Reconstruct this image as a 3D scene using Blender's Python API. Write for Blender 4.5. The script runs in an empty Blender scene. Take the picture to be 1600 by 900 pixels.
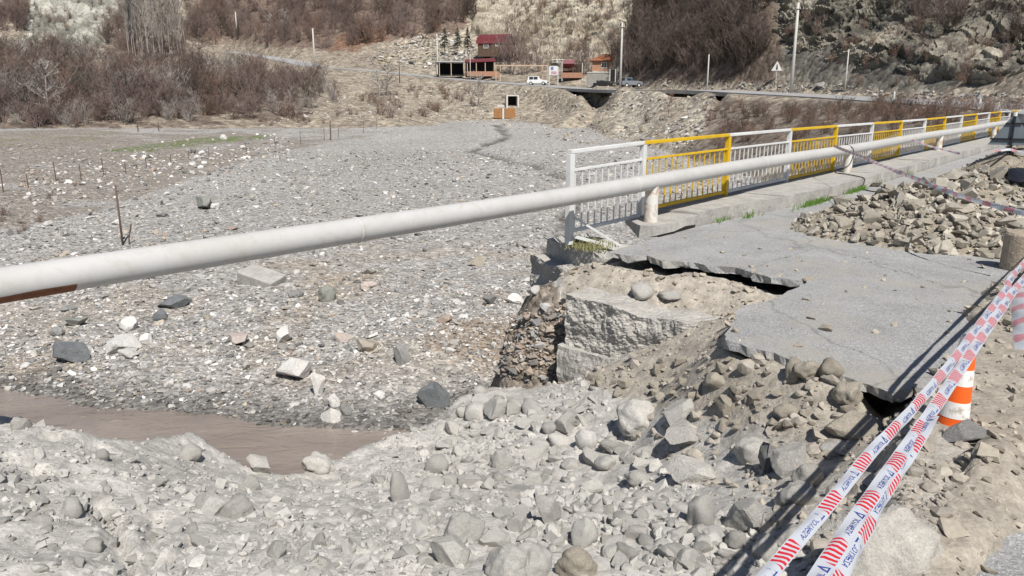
import bpy, bmesh, math, random
import numpy as np
from mathutils import Vector, Matrix
sc = bpy.context.scene
COL = sc.collection
random.seed(7); RNG = np.random.default_rng(7)

# ------------------------------------------------------------------ camera, sky, sun, exposure
F = 1200.0; PITCH = math.atan(300/1200.0); CH = 2.15
cp, sp = math.cos(PITCH), math.sin(PITCH)
cam = bpy.data.cameras.new('camera'); cam.sensor_width = 36; cam.lens = 36*F/1600
cam.clip_start = 0.05; cam.clip_end = 3000
co = bpy.data.objects.new('camera', cam); COL.objects.link(co)
co.location = (0, 0, CH); co.rotation_euler = (math.pi/2-PITCH, 0, 0)
sc.camera = co
SUN = Vector((0.195, -0.584, 0.788)).normalized()
w = bpy.data.worlds.new('World'); sc.world = w; w.use_nodes = True
nt = w.node_tree; bg = nt.nodes['Background']
sky = nt.nodes.new('ShaderNodeTexSky'); sky.sky_type = 'NISHITA'; sky.sun_disc = False
sky.sun_elevation = math.asin(SUN.z); sky.sun_rotation = math.atan2(SUN.x, SUN.y)
sky.altitude = 900; sky.dust_density = 0.7
nt.links.new(sky.outputs[0], bg.inputs[0]); bg.inputs[1].default_value = 0.06
sun = bpy.data.lights.new('sun', 'SUN'); sun.energy = 4.8; sun.angle = math.radians(0.53); sun.color = (1.0, 0.955, 0.89)
so = bpy.data.objects.new('sun', sun); COL.objects.link(so)
so.rotation_euler = (-SUN).to_track_quat('-Z', 'Y').to_euler(); so.location = (5, -15, 30)
sc.view_settings.view_transform = 'Standard'; sc.view_settings.look = 'None'
sc.view_settings.exposure = 0.22; sc.view_settings.gamma = 1.0
sc.view_settings.use_curve_mapping = False

# ------------------------------------------------------------------ coordinates
def P(u, v, d=None, z=None):
    """a place in the valley from where it shows in the photograph and its distance (or its height)"""
    a = (u-800)/F; b = (450-v)/F
    dy = cp + b*sp; dz = -sp + b*cp
    if d is None: d = (z-CH)/dz
    return Vector((a*d, dy*d, CH+dz*d))
def proj(x, y, z):
    f = y*cp-(z-CH)*sp; up = y*sp+(z-CH)*cp
    f = np.maximum(f, 1e-3)
    return 800+F*x/f, 450-F*up/f

# ------------------------------------------------------------------ noise (vectorised)
def _h(ix, iy, iz, seed):
    n = (ix.astype(np.uint32)*np.uint32(374761393) + iy.astype(np.uint32)*np.uint32(668265263)
         + iz.astype(np.uint32)*np.uint32(2147483647-58) + np.uint32((seed*1274126177) & 0xffffffff))
    n = (n ^ (n >> np.uint32(13)))*np.uint32(1274126177)
    n = (n ^ (n >> np.uint32(15)))*np.uint32(2246822519)
    n = n ^ (n >> np.uint32(16))
    return n.astype(np.float32)/np.float32(4294967295)
def vn(x, y, z=None, seed=0):
    x = np.asarray(x, np.float32); y = np.asarray(y, np.float32)
    x0 = np.floor(x); y0 = np.floor(y); fx = x-x0; fy = y-y0
    ix = x0.astype(np.int64); iy = y0.astype(np.int64)
    fx = fx*fx*(3-2*fx); fy = fy*fy*(3-2*fy)
    def lay(iz):
        a = _h(ix, iy, iz, seed); b = _h(ix+1, iy, iz, seed); c = _h(ix, iy+1, iz, seed); d = _h(ix+1, iy+1, iz, seed)
        return (a*(1-fx)+b*fx)*(1-fy)+(c*(1-fx)+d*fx)*fy
    if z is None:
        r = lay(np.zeros_like(ix))
    else:
        z = np.asarray(z, np.float32); z0 = np.floor(z); fz = z-z0; fz = fz*fz*(3-2*fz); iz = z0.astype(np.int64)
        r = lay(iz)*(1-fz)+lay(iz+1)*fz
    return r*2-1
def fbm(x, y, z=None, oc=4, seed=0, g=0.5):
    s = 0; a = 1.0; t = 0; f = 1.0
    for i in range(oc):
        s = s+a*vn(x*f+i*17.3, y*f-i*9.1, None if z is None else z*f+i*5.7, seed+i); t += a; a *= g; f *= 2.03
    return s/t
def sstep(a, b, x):
    t = np.clip((x-a)/(b-a), 0, 1); return t*t*(3-2*t)

# ------------------------------------------------------------------ plan geometry helpers
def inpoly(px, py, poly):
    px = np.asarray(px); py = np.asarray(py); ins = np.zeros(px.shape, bool); n = len(poly)
    for i in range(n):
        x1, y1 = poly[i][0], poly[i][1]; x2, y2 = poly[(i+1) % n][0], poly[(i+1) % n][1]
        if y1 == y2: continue
        c = ((y1 > py) != (y2 > py)) & (px < (x2-x1)*(py-y1)/(y2-y1)+x1)
        ins ^= c
    return ins
def polydist(px, py, pl, closed=False):
    """distance to a polyline, index of nearest segment, parameter on it"""
    best = np.full(np.shape(px), 1e9); bi = np.zeros(np.shape(px), int); bt = np.zeros(np.shape(px))
    n = len(pl)
    for i in range(n if closed else n-1):
        ax, ay = pl[i][0], pl[i][1]; bx, by = pl[(i+1) % n][0], pl[(i+1) % n][1]
        vx, vy = bx-ax, by-ay; L = vx*vx+vy*vy+1e-9
        t = np.clip(((px-ax)*vx+(py-ay)*vy)/L, 0, 1)
        d = np.hypot(px-ax-t*vx, py-ay-t*vy); m = d < best
        best = np.where(m, d, best); bi = np.where(m, i, bi); bt = np.where(m, t, bt)
    return best, bi, bt
class TPS:
    def __init__(s, pts, lam=0.0):
        p = np.array(pts, float); s.p = p[:, :2]; n = len(p); s.sc = 1.0
        K = s.k(np.linalg.norm(s.p[:, None]-s.p[None], axis=2))+lam*np.eye(n)
        A = np.zeros((n+3, n+3)); A[:n, :n] = K; A[:n, n] = 1; A[:n, n+1:] = s.p; A[n, :n] = 1; A[n+1:, :n] = s.p.T
        s.w = np.linalg.solve(A, np.concatenate([p[:, 2], [0, 0, 0]]))
    @staticmethod
    def k(r): return np.where(r > 1e-6, r*r*np.log(np.maximum(r, 1e-6)), 0)
    def __call__(s, x, y):
        x = np.asarray(x, float); sh = x.shape; x = x.ravel(); y = np.asarray(y, float).ravel()
        n = len(s.p); o = s.w[n]+s.w[n+1]*x+s.w[n+2]*y
        for i in range(n):
            r2 = (x-s.p[i, 0])**2+(y-s.p[i, 1])**2
            o = o+s.w[i]*0.5*r2*np.log(np.maximum(r2, 1e-9))
        return o.reshape(sh)

# ------------------------------------------------------------------ objects
def tag(o, label=None, cat=None, group=None, kind=None):
    if label: o['label'] = label
    if cat: o['category'] = cat
    if group: o['group'] = group
    if kind: o['kind'] = kind
    return o
def link(name, me, mat=None, parent=None):
    o = bpy.data.objects.new(name, me); COL.objects.link(o)
    if mat is not None and me is not None and not me.materials: me.materials.append(mat)
    if parent is not None: o.parent = parent
    return o
def empty(name, loc=(0, 0, 0), rz=0.0, label=None, cat=None, group=None):
    o = bpy.data.objects.new(name, None); COL.objects.link(o); o.location = loc; o.rotation_euler = (0, 0, rz)
    o.empty_display_size = 0.1
    return tag(o, label, cat, group)
def np_mesh(name, V, T, smooth=False, col=None, quads=False):
    V = np.ascontiguousarray(V, np.float32); T = np.ascontiguousarray(T, np.int32)
    k = T.shape[1]
    me = bpy.data.meshes.new(name); me.vertices.add(len(V)); me.vertices.foreach_set('co', V.ravel())
    me.loops.add(T.size); me.loops.foreach_set('vertex_index', T.ravel())
    me.polygons.add(len(T)); me.polygons.foreach_set('loop_start', np.arange(0, T.size, k, dtype=np.int32))
    me.polygons.foreach_set('loop_total', np.full(len(T), k, np.int32))
    me.polygons.foreach_set('use_smooth', np.full(len(T), bool(smooth)))
    me.update(calc_edges=True)
    if col is not None:
        a = me.color_attributes.new('Col', 'FLOAT_COLOR', 'POINT')
        c = np.ones((len(V), 4), np.float32); c[:, :3] = col; a.data.foreach_set('color', c.ravel())
    return me
class MB:
    """collects boxes, tubes and prisms into one mesh"""
    def __init__(s): s.v = []; s.f = []
    def add(s, vs, fs):
        n = len(s.v); s.v += [tuple(v) for v in vs]; s.f += [tuple(i+n for i in f) for f in fs]; return s
    def box(s, c, size, rz=0.0, M=None):
        x, y, z = size[0]/2, size[1]/2, size[2]/2
        vs = [Vector((a*x, b*y, d*z)) for d in (-1, 1) for a, b in ((-1, -1), (1, -1), (1, 1), (-1, 1))]
        R = M if M is not None else Matrix.Rotation(rz, 3, 'Z')
        vs = [R @ v+Vector(c) for v in vs]
        return s.add(vs, [(3, 2, 1, 0), (4, 5, 6, 7), (0, 1, 5, 4), (1, 2, 6, 5), (2, 3, 7, 6), (3, 0, 4, 7)])
    def beam(s, a, b, wd, ht, up=(0, 0, 1)):
        a = Vector(a); b = Vector(b); t = (b-a); L = t.length; t.normalize(); u = Vector(up)
        sd = t.cross(u); sd.normalize(); u = sd.cross(t)
        M = Matrix((t, sd, u)).transposed()
        return s.box((a+b)/2, (L, wd, ht), M=M)
    def tube(s, pts, rad, n=8, cap=True):
        pts = [Vector(p) for p in pts]; rs = rad if isinstance(rad, (list, tuple)) else [rad]*len(pts)
        rings = []; pv = None
        for i, p in enumerate(pts):
            t = (pts[min(i+1, len(pts)-1)]-pts[max(i-1, 0)]).normalized()
            if pv is None:
                pv = t.orthogonal().normalized()
            else:
                pv = (pv-t*pv.dot(t)).normalized()
            q = t.cross(pv)
            rings.append([p+(pv*math.cos(2*math.pi*k/n)+q*math.sin(2*math.pi*k/n))*rs[i] for k in range(n)])
        vs = [v for r in rings for v in r]; fs = []
        for i in range(len(pts)-1):
            for k in range(n):
                fs.append((i*n+k, i*n+(k+1) % n, (i+1)*n+(k+1) % n, (i+1)*n+k))
        if cap: fs.append(tuple(range(n-1, -1, -1))); fs.append(tuple((len(pts)-1)*n+k for k in range(n)))
        return s.add(vs, fs)
    def prism(s, poly, z0, z1):
        n = len(poly); vs = [(p[0], p[1], z0) for p in poly]+[(p[0], p[1], z1) for p in poly]
        fs = [tuple(range(n-1, -1, -1)), tuple(range(n, 2*n))]+[(i, (i+1) % n, n+(i+1) % n, n+i) for i in range(n)]
        return s.add(vs, fs)
    def mesh(s, name, smooth=False, bevel=0):
        me = bpy.data.meshes.new(name); me.from_pydata([tuple(v) for v in s.v], [], s.f); me.update()
        if bevel or smooth:
            bm = bmesh.new(); bm.from_mesh(me)
            bmesh.ops.recalc_face_normals(bm, faces=bm.faces)
            if bevel: bmesh.ops.bevel(bm, geom=bm.edges[:], offset=bevel, segments=2, affect='EDGES', profile=0.6)
            if smooth:
                for f in bm.faces: f.smooth = True
            bm.to_mesh(me); bm.free()
        return me
    def build(s, name, mat, parent=None, smooth=False, bevel=0):
        return link(name, s.mesh(name, smooth, bevel), mat, parent)

# ------------------------------------------------------------------ materials
class NT:
    def __init__(s, name):
        s.m = bpy.data.materials.new(name); s.m.use_nodes = True; s.t = s.m.node_tree; s.n = s.t.nodes
        s.b = s.n['Principled BSDF']; s.b.inputs['Roughness'].default_value = 0.9
        s.b.inputs['Specular IOR Level'].default_value = 0.25
    def new(s, t, **k):
        n = s.n.new(t)
        for a, v in k.items(): setattr(n, a, v)
        return n
    def l(s, a, b): s.t.links.new(a, b)
    def coord(s, which='Object'): return s.new('ShaderNodeTexCoord').outputs[which]
    def noise(s, scale, detail=6, rough=0.6, vec=None, dist=0):
        n = s.new('ShaderNodeTexNoise'); n.inputs['Scale'].default_value = scale; n.inputs['Detail'].default_value = detail
        n.inputs['Roughness'].default_value = rough; n.inputs['Distortion'].default_value = dist
        if vec is not None: s.l(vec, n.inputs['Vector'])
        return n.outputs['Fac']
    def voro(s, scale, vec=None, feature='F1', out='Color', rnd=1):
        n = s.new('ShaderNodeTexVoronoi', feature=feature); n.inputs['Scale'].default_value = scale
        n.inputs['Randomness'].default_value = rnd
        if vec is not None: s.l(vec, n.inputs['Vector'])
        return n.outputs[out]
    def ramp(s, fac, stops):
        r = s.new('ShaderNodeValToRGB'); e = r.color_ramp.elements
        while len(e) < len(stops): e.new(0.5)
        for q, (p, c) in zip(e, stops):
            q.position = p; q.color = (c, c, c, 1) if not isinstance(c, tuple) else (*c, 1)
        s.l(fac, r.inputs[0]); return r.outputs[0]
    def mix(s, fac, a, b, mode='MIX'):
        m = s.new('ShaderNodeMix', data_type='RGBA', blend_type=mode)
        for i, x in ((0, fac), (6, a), (7, b)):
            if hasattr(x, 'is_linked') or hasattr(x, 'links'): s.l(x, m.inputs[i])
            elif isinstance(x, tuple): m.inputs[i].default_value = (*x, 1)
            else: m.inputs[i].default_value = x if i == 0 else (x, x, x, 1)
        return m.outputs[2]
    def math(s, op, a, b=0.0):
        m = s.new('ShaderNodeMath', operation=op)
        for i, x in ((0, a), (1, b)):
            if hasattr(x, 'links'): s.l(x, m.inputs[i])
            else: m.inputs[i].default_value = x
        return m.outputs[0]
    def bump(s, h, strength, dist, prev=None):
        b = s.new('ShaderNodeBump'); b.inputs['Strength'].default_value = strength; b.inputs['Distance'].default_value = dist
        s.l(h, b.inputs['Height'])
        if prev is not None: s.l(prev, b.inputs['Normal'])
        s.l(b.outputs[0], s.b.inputs['Normal']); return b.outputs[0]
    def col(s, c):
        if hasattr(c, 'links'): s.l(c, s.b.inputs['Base Color'])
        else: s.b.inputs['Base Color'].default_value = (*c, 1)
def plain(name, c, rough=0.6, var=0.25, scale=8, metal=0.0, bump=0.0, spec=0.3):
    t = NT(name); co_ = t.coord()
    n = t.noise(scale, 8, 0.65, co_); n2 = t.noise(scale*6, 5, 0.6, co_)
    lo = tuple(x*(1-var) for x in c); hi = tuple(min(1, x*(1+var*0.7)) for x in c)
    k = t.ramp(n, [(0.3, lo), (0.7, hi)])
    k = t.mix(0.35, k, t.ramp(n2, [(0.35, lo), (0.65, hi)]))
    t.col(k); t.b.inputs['Roughness'].default_value = rough; t.b.inputs['Metallic'].default_value = metal
    t.b.inputs['Specular IOR Level'].default_value = spec
    if bump: t.bump(n2, 0.5, bump)
    return t.m
def rockmat(name, c, c2=None, scale=3.0, vein=0.0, tone=0.25):
    t = NT(name); co_ = t.coord(); inf = t.new('ShaderNodeObjectInfo')
    n = t.noise(scale, 8, 0.65, co_, 0.4); n2 = t.noise(scale*7, 6, 0.7, co_); n3 = t.noise(scale*35, 3, 0.6, co_)
    c2 = c2 or tuple(x*0.7 for x in c)
    k = t.mix(t.ramp(n, [(0.35, 0.0), (0.65, 1.0)]), c, c2)
    k = t.mix(0.55, k, t.ramp(n2, [(0.3, 0.55), (0.7, 1.25)]), 'MULTIPLY')
    k = t.mix(0.35, k, t.ramp(n3, [(0.35, 0.6), (0.65, 1.3)]), 'MULTIPLY')
    if vein:
        wv = t.new('ShaderNodeTexWave'); wv.inputs['Scale'].default_value = scale*0.8; wv.inputs['Distortion'].default_value = 6; wv.inputs['Detail'].default_value = 4
        t.l(co_, wv.inputs['Vector']); k = t.mix(t.math('MULTIPLY', t.ramp(wv.outputs['Fac'], [(0.86, 0.0), (0.97, 1.0)]), vein), k, (0.62, 0.6, 0.57))
    r = t.math('MULTIPLY_ADD', inf.outputs['Random'], tone)
    t.n[-1].inputs[2].default_value = 1-tone/2
    k = t.mix(1.0, k, r, 'MULTIPLY'); t.col(k)
    b = t.bump(n2, 0.6, 0.03); t.bump(n3, 0.5, 0.006, b)
    return t.m
def vcolmat(name, scale=20, rough=0.9, bump=0.01, amount=0.5):
    """stones that carry their own colour, grained"""
    t = NT(name); co_ = t.coord(); a = t.new('ShaderNodeVertexColor', layer_name='Col')
    n = t.noise(scale, 6, 0.7, co_)
    t.col(t.mix(amount, a.outputs[0], t.ramp(n, [(0.3, 0.5), (0.7, 1.3)]), 'MULTIPLY'))
    t.b.inputs['Roughness'].default_value = rough; t.bump(n, 0.6, bump); return t.m
# ================================================================== THE GROUND
RD = Vector((0.638, 0.770, 0)).normalized(); RN = Vector((RD.y, -RD.x, 0))     # bridge direction, and towards the road
R0 = Vector((2.15, 12.75, 0))                                                   # second railing post
def rail(t, off=0.0, z=0.0): p = R0+RD*t+RN*off; return Vector((p.x, p.y, z))
WL = (0.75, 9.85); WR = (2.2, 8.6)                                            # plan of the broken abutment wall
# crest of the grey bank in front of the stream
CREST = [(-400, 600, -.1), (-150, 630, -.25), (0, 650, -.4), (120, 668, -.55), (180, 690, -.75), (250, 680, -.95), (300, 672, -1.1), (350, 700, -1.3), (400, 733, -1.5),
         (470, 738, -1.65), (490, 718, -1.65), (540, 708, -1.7), (600, 685, -1.72), (680, 650, -1.75), (720, 620, -1.75), (770, 604, -1.75), (830, 606, -1.75), (885, 600, -1.75)]
crest = [P(u, v, z=z) for u, v, z in CREST]
BANK = [(-40, -12)]+[(-40, 8.5)]+[(p.x, p.y) for p in crest]+[WL, (0.62, 10.9), (1.0, 11.7)]+[tuple(rail(t, -0.28)[:2]) for t in (-0.6, 10, 30, 55)]+[(60, 60), (60, -12)]
S1P = [(0, 900, -.12), (200, 900, -.3), (400, 900, -.42), (600, 900, -.45), (800, 900, -.42), (1000, 900, -.42), (1150, 900, -.32), (1300, 900, -.18), (1400, 880, -.08),
       (0, 780, -.25), (200, 790, -.52), (400, 800, -.85), (600, 780, -1.0), (800, 780, -.95), (1000, 780, -.8), (1150, 780, -.55), (1250, 760, -.35), (1350, 730, -.16), (1420, 690, -.1),
       (800, 680, -1.5), (900, 680, -1.33), (1000, 680, -1.08), (1100, 680, -.75), (1200, 665, -.45), (1300, 645, -.26), (1360, 650, -.3),
       (1180, 553, -.05), (1240, 573, -.05), (1290, 587, -.05), (1340, 601, -.06), (1130, 540, -.1), (1050, 590, -.8), (1400, 628, -.3), (1440, 640, -.25)]
S1 = TPS([tuple(P(u, v, z=z)) for u, v, z in S1P]+[tuple(p) for p in crest]+
         [(-20, 0, 0), (-8, 0, 0), (0, 0, -.05), (2.05, 8.45, -.52), (1.65, 8.85, -.8), (1.25, 9.2, -1.1), (0.92, 9.5, -1.4), (6, 0, 0), (0, -8, 0), (-20, -8, 0), (8, -8, 0)], 0.02)
SLAB_PX = [(950, 394), (985, 400), (1010, 399), (1035, 408), (1075, 409), (1110, 415), (1150, 418), (1168, 424), (1205, 434), (1262, 438), (1240, 452), (1205, 468), (1150, 484), (1147, 500), (1137, 515),
           (1132, 530), (1180, 545), (1210, 551), (1240, 565), (1290, 577), (1330, 592), (1365, 604), (1392, 613), (1430, 604), (1470, 618), (1510, 660), (1540, 720), (1490, 800), (1450, 900), (1400, 1200)]
def jag(pts, amp, n, seed):
    r = random.Random(seed); out = []
    for i, p in enumerate(pts[:-1]):
        q = pts[i+1]
        for k in range(n):
            t = k/n; L = math.hypot(q[0]-p[0], q[1]-p[1])
            out.append((p[0]+(q[0]-p[0])*t+r.uniform(-amp, amp)*min(L, 0.6), p[1]+(q[1]-p[1])*t+r.uniform(-amp, amp)*min(L, 0.6)))
    return out+[pts[-1]]
slab_edge = jag([tuple(P(u, v, z=0)[:2]) for u, v in SLAB_PX], 0.045, 4, 3)
KO = lambda t: 0.62+0.55*float(sstep(0.5, 6, t))                                # kerb line, metres from the railing
SLAB = slab_edge+[(3.4, -9), (30, -9), (64, 34), (66, 44)]+[tuple(rail(t, KO(t)+0.05)[:2]) for t in (58, 40, 20, 12, 6, 3, 1, -0.6)]
HOLE = [WL, WR]+slab_edge[:16*4][::-1]+[(0.7, 11.3)]

# far hills, embankments and terraces: places seen in the photograph with their distances
ROADPX = [(-60, 52, 330), (150, 62, 300), (340, 79, 255), (450, 95, 205), (492, 104, 192), (560, 109, 182), (684, 121, 168), (760, 128, 158), (830, 133, 147), (900, 138, 135), (969, 141, 114), (1040, 142, 103), (1105, 142, 95),
          (1200, 147, 84), (1300, 152, 74), (1400, 158, 65), (1500, 164, 56), (1600, 171, 48), (1720, 182, 40)]
ROAD = [P(*q) for q in ROADPX]
TOE = [(-250, 207, 90), (0, 203, 93), (100, 200, 95), (200, 196, 98), (300, 193, 101), (400, 188, 106), (500, 185, 112), (600, 187, 115), (700, 190, 117), (790, 189, 121), (860, 196, 108), (930, 216, 90), (1000, 235, 76), (1100, 237, 62), (1200, 238, 52), (1350, 232, 44), (1500, 226, 40)]
HP = TOE+ROADPX[2:]+[(700, 155, 142), (600, 150, 148), (500, 150, 140), (560, 125, 168), (830, 160, 135), (760, 150, 145), (900, 170, 118), (960, 180, 100), (1000, 185, 92), (1050, 165, 92), (1100, 175, 78), (1200, 185, 68), (1300, 180, 60), (1420, 185, 53),
      (400, 80, 228), (560, 95, 197), (640, 95, 190), (700, 88, 186), (745, 80, 190), (790, 79, 190), (700, 119, 174), (760, 121, 167), (860, 127, 156), (930, 127, 140), (940, 108, 150), (900, 108, 156), (975, 108, 146),
      (850, 50, 190), (900, 80, 168), (850, 0, 205), (800, 0, 216), (950, 60, 160), (950, 0, 176), (700, 60, 205), (700, 0, 245), (620, 40, 225), (600, 0, 262), (480, 60, 228), (480, 0, 272), (400, 40, 258), (400, 0, 300),
      (1000, 128, 117), (1000, 60, 128), (1000, 0, 138), (1100, 130, 99), (1100, 70, 107), (1100, 0, 117), (1200, 134, 88), (1200, 70, 93), (1200, 0, 100), (1300, 140, 78), (1300, 70, 83), (1300, 0, 89), (1400, 147, 69), (1400, 70, 75), (1400, 0, 81),
      (1500, 152, 61), (1500, 70, 70), (1500, 0, 76), (1600, 152, 54), (1600, 90, 62), (1600, 0, 71), (1750, 150, 46), (1750, 0, 66),
      (0, 130, 125), (100, 130, 128), (200, 130, 131), (300, 130, 136), (400, 130, 141), (480, 135, 145), (0, 85, 160), (120, 62, 200), (200, 92, 175), (280, 92, 192), (60, 58, 205), (60, 0, 222), (150, 0, 219), (210, 0, 238), (300, 40, 268), (300, 0, 292), (0, 45, 260), (0, 0, 330), (-250, 130, 125), (-250, 0, 240), (-250, 60, 190)]
for u, d in ((-250, 330), (0, 420), (150, 300), (300, 360), (450, 360), (600, 340), (750, 310), (900, 250), (1000, 190), (1150, 150), (1300, 122), (1450, 105), (1600, 95), (1800, 90)):
    HP.append((u, -150, d))
hp = [tuple(P(*q)) for q in HP]
for u, v, d in TOE:
    p = P(u, v, d=d*0.72); hp.append((p.x, p.y, -9)); p = P(u, v, d=d*0.4); hp.append((p.x, p.y, -14))
hp += [(-250, 500, 150), (0, 500, 140), (150, 350, 110), (250, 500, 150), (120, 100, 60), (120, 30, 30)]
HILL = TPS(hp, 0.5)
WATER_Z = -4.12
WEDGE = [tuple(P(u, v, z=WATER_Z)[:2]) for u, v in ((-500, 575), (-200, 592), (0, 607), (60, 618), (130, 634), (200, 641), (330, 646), (400, 662), (520, 669), (600, 674), (650, 668), (720, 640), (800, 625))]
WATERPOLY = WEDGE+[(1.0, 12.0), (0.3, 8.0), (-6, 7), (-14, 6), (-26, 7)]

def bedpt(u, v):
    z = -3.0
    for _ in range(12): p = P(u, v, z=z); z = -3.95+.0195*(p.y-14)
    return (p.x, p.y)
TRICK = [bedpt(u, v) for u, v in ((775, 192), (792, 212), (760, 224), (735, 234), (775, 246), (830, 256), (890, 279), (905, 300), (880, 345), (862, 385), (850, 405), (878, 448), (884, 480), (870, 520), (850, 560))]
def height(x, y):
    """the ground as one height field; returns height and masks"""
    x = np.asarray(x, float); y = np.asarray(y, float)
    rr = np.hypot(x, y)
    bed = -3.95+0.0195*(y-14)
    bed = bed+0.5*sstep(0, 1, (-x-0.42*y-3)/10)*sstep(22, 40, y)*(1-sstep(80, 110, y))+0.75*sstep(0, 25, -x-0.15*y-9)*sstep(24, 60, y)*(1-sstep(70, 110, y)*0.6)
    bed = bed+0.16*fbm(x*0.22, y*0.22, oc=4, seed=3)+0.07*fbm(x*1.1, y*1.1, oc=4, seed=5)
    # eroded step running across the bed behind the gravel bar
    sx, sy = x, y
    dw, _, _ = polydist(x, y, WEDGE); iw = inpoly(x, y, WATERPOLY)
    sd = np.where(iw, -dw, dw)
    edge_n = 0.12*fbm(x*1.7, y*1.7, oc=3, seed=9)
    near = 1-sstep(30, 40, y)
    bar = WATER_Z+0.03+0.07*np.clip(sd+edge_n, -6, 4)
    bar = np.where(sd+edge_n < 0, WATER_Z-0.02+0.25*np.clip(sd+edge_n, -1.2, 0), bar)
    k = sstep(1.2, 4.2, sd+0.8*fbm(x*0.5, y*0.5, oc=3, seed=21))
    bed = bed*k+np.minimum(bar, bed)*(1-k)
    step = sstep(0, 0.35, y-13.2+0.25*x-1.2*fbm(x*0.6, y*0.6, oc=4, seed=31))*sstep(-4.5, -2.5, x)*(1-sstep(3, 4, x))*(1-sstep(18, 24, y))
    bed = bed+0.32*step*k
    dk, _, _ = polydist(x, y, TRICK); kw = .20+.0055*y; dk = dk+.9*kw*fbm(x*.8, y*.8, oc=3, seed=37)
    bed = bed-(.14+.002*y)*(1-sstep(kw*.5, kw*1.8, dk))
    tal = -.62-1.2*np.maximum(0, np.hypot((x-0.75)*1.25, (y-11.2)*0.7)-0.55)+0.45*fbm(x*1.7, y*1.7, oc=4, seed=38)-3.0*np.maximum(0, 10.5+.25*fbm(x*2, y*2, oc=2, seed=39)-y)-2.5*np.maximum(0, .1+.3*fbm(x*1.3, y*1.3, oc=2, seed=41)-x)
    bed = np.maximum(bed, tal)
    H = HILL(x, y)
    # roads are benched into the hill
    dr, ri, rt = polydist(x, y, ROAD)
    zr = np.array([p.z for p in ROAD]); zroad = zr[ri]*(1-rt)+zr[np.minimum(ri+1, len(zr)-1)]*rt
    nrm = fbm(x*0.05, y*0.05, oc=4, seed=40)
    hs = sstep(100, 150, y)
    amp = 0.5+1.6*sstep(5, 25, dr)
    H = H+amp*nrm*sstep(3, 9, dr)+0.22*fbm(x*0.4, y*0.4, oc=2, seed=44)*sstep(2.5, 5, dr)
    H = zroad*(1-sstep(3.6, 7.5, dr))+H*sstep(3.6, 7.5, dr)
    # undercut road edges over the wash-outs
    u, v = proj(x, y, H)
    below = (np.array([p.x for p in ROAD])[ri])  # placeholder, keeps shapes
    a = np.array([[p.x, p.y] for p in ROAD]); ax = a[ri]; bx = a[np.minimum(ri+1, len(a)-1)]
    cr = (bx[..., 0]-ax[..., 0])*(y-ax[..., 1])-(bx[..., 1]-ax[..., 1])*(x-ax[..., 0])       # >0 left of road direction (uphill)
    side = np.where(cr > 0, dr, -dr)                                                           # negative: towards the river bed
    ang = x/np.maximum(y, 1)
    uu = 800+1238*ang
    def span(a0, a1, s=6): return sstep(a0-s, a0+s, uu)*(1-sstep(a1-s, a1+s, uu))
    cut = (span(900, 945, 30)*2.0+span(1040, 1088, 14)*.75+span(1118, 1132, 5)*.9)*sstep(-8.5, -4.5, side)*(1-sstep(-2.2, -1.4, side))
    H = H-cut*sstep(60, 70, y)
    # gullies in the debris slope
    gl = [P(940, 150, d=118), P(935, 170, d=108), P(905, 195, d=104), P(918, 215, d=92)]
    dg, _, _ = polydist(x, y, [(p.x, p.y) for p in gl])
    H = H-1.1*(1-sstep(0.3, 2.6, dg))+0.5*np.exp(-((dg-3.5)/1.2)**2)
    far = np.maximum(bed, H); hill = H > bed-0.05
    # near bank / road side
    inb = inpoly(x, y, BANK)
    db, bi, bt = polydist(x, y, BANK, True)
    s1 = S1(np.clip(x, -30, 12), np.clip(y, -9, 13))+0.07*fbm(x*0.9, y*0.9, oc=5, seed=50)+0.05*fbm(x*3.5, y*3.5, oc=2, seed=51, g=0.6)+0.06*np.maximum(0, fbm(x*2.3, y*2.3, oc=3, seed=53))**.7*(1-sstep(-.8, .8, x))
    s1 = np.maximum(s1, -2.8)
    # crack and slump hollows in the bank at left
    for pts, wd, dep in (([(150, 785, -.47), (160, 805, -.46), (176, 830, -.42), (192, 865, -.36), (208, 905, -.3)], .04, .10), ([(246, 800, -.55), (238, 835, -.48), (232, 865, -.42), (240, 910, -.33)], .035, .08), ([(262, 885, -.4), (290, 872, -.45), (300, 850, -.5)], .03, .06)):
        dk_, _, _ = polydist(x, y, [tuple(P(u, v, z=z)[:2]) for u, v, z in pts]); dk_ = dk_+.03*fbm(x*9, y*9, oc=2, seed=57); s1 = s1-dep*(1-sstep(wd*.4, wd*1.8, dk_))
    for (cu, cv, cz, rad, dep) in ((155, 715, -.7, 0.08, 0.2), (178, 716, -.72, .06, .14), (75, 690, -.5, 0.07, 0.16), (60, 735, -.4, .05, .12), (75, 762, -.38, .05, .12), (640, 735, -1.2, .07, .12), (560, 790, -.95, .09, .08)):
        c = P(cu, cv, z=cz); s1 = s1-dep*np.exp(-((x-c.x)**2+(y-c.y)**2)/rad**2)
    hole = inpoly(x, y, HOLE); slab = inpoly(x, y, SLAB)
    ds, _, _ = polydist(x, y, SLAB, True)
    s2 = -0.17-0.36*sstep(0.0, 1.25, ds)*(~slab)+0.10*fbm(x*1.6, y*1.6, oc=4, seed=60)+.03*fbm(x*7, y*7, oc=3, seed=62)
    roadside = (((x-WL[0])*(WR[1]-WL[1])-(y-WL[1])*(WR[0]-WL[0])) < 0) & (y > 7.3) | slab | hole
    back = -((x-WL[0])*(WR[1]-WL[1])-(y-WL[1])*(WR[0]-WL[0]))/math.hypot(WR[0]-WL[0], WR[1]-WL[1])      # metres behind the wall front
    s2 = s2-0.32*(1-sstep(0.25, 1.0, back))*(~slab)
    wq = sstep(0.18, 0.5, back)*sstep(7.4, 8.3, y)*inb
    s = s1*(1-wq)+s2*wq
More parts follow.
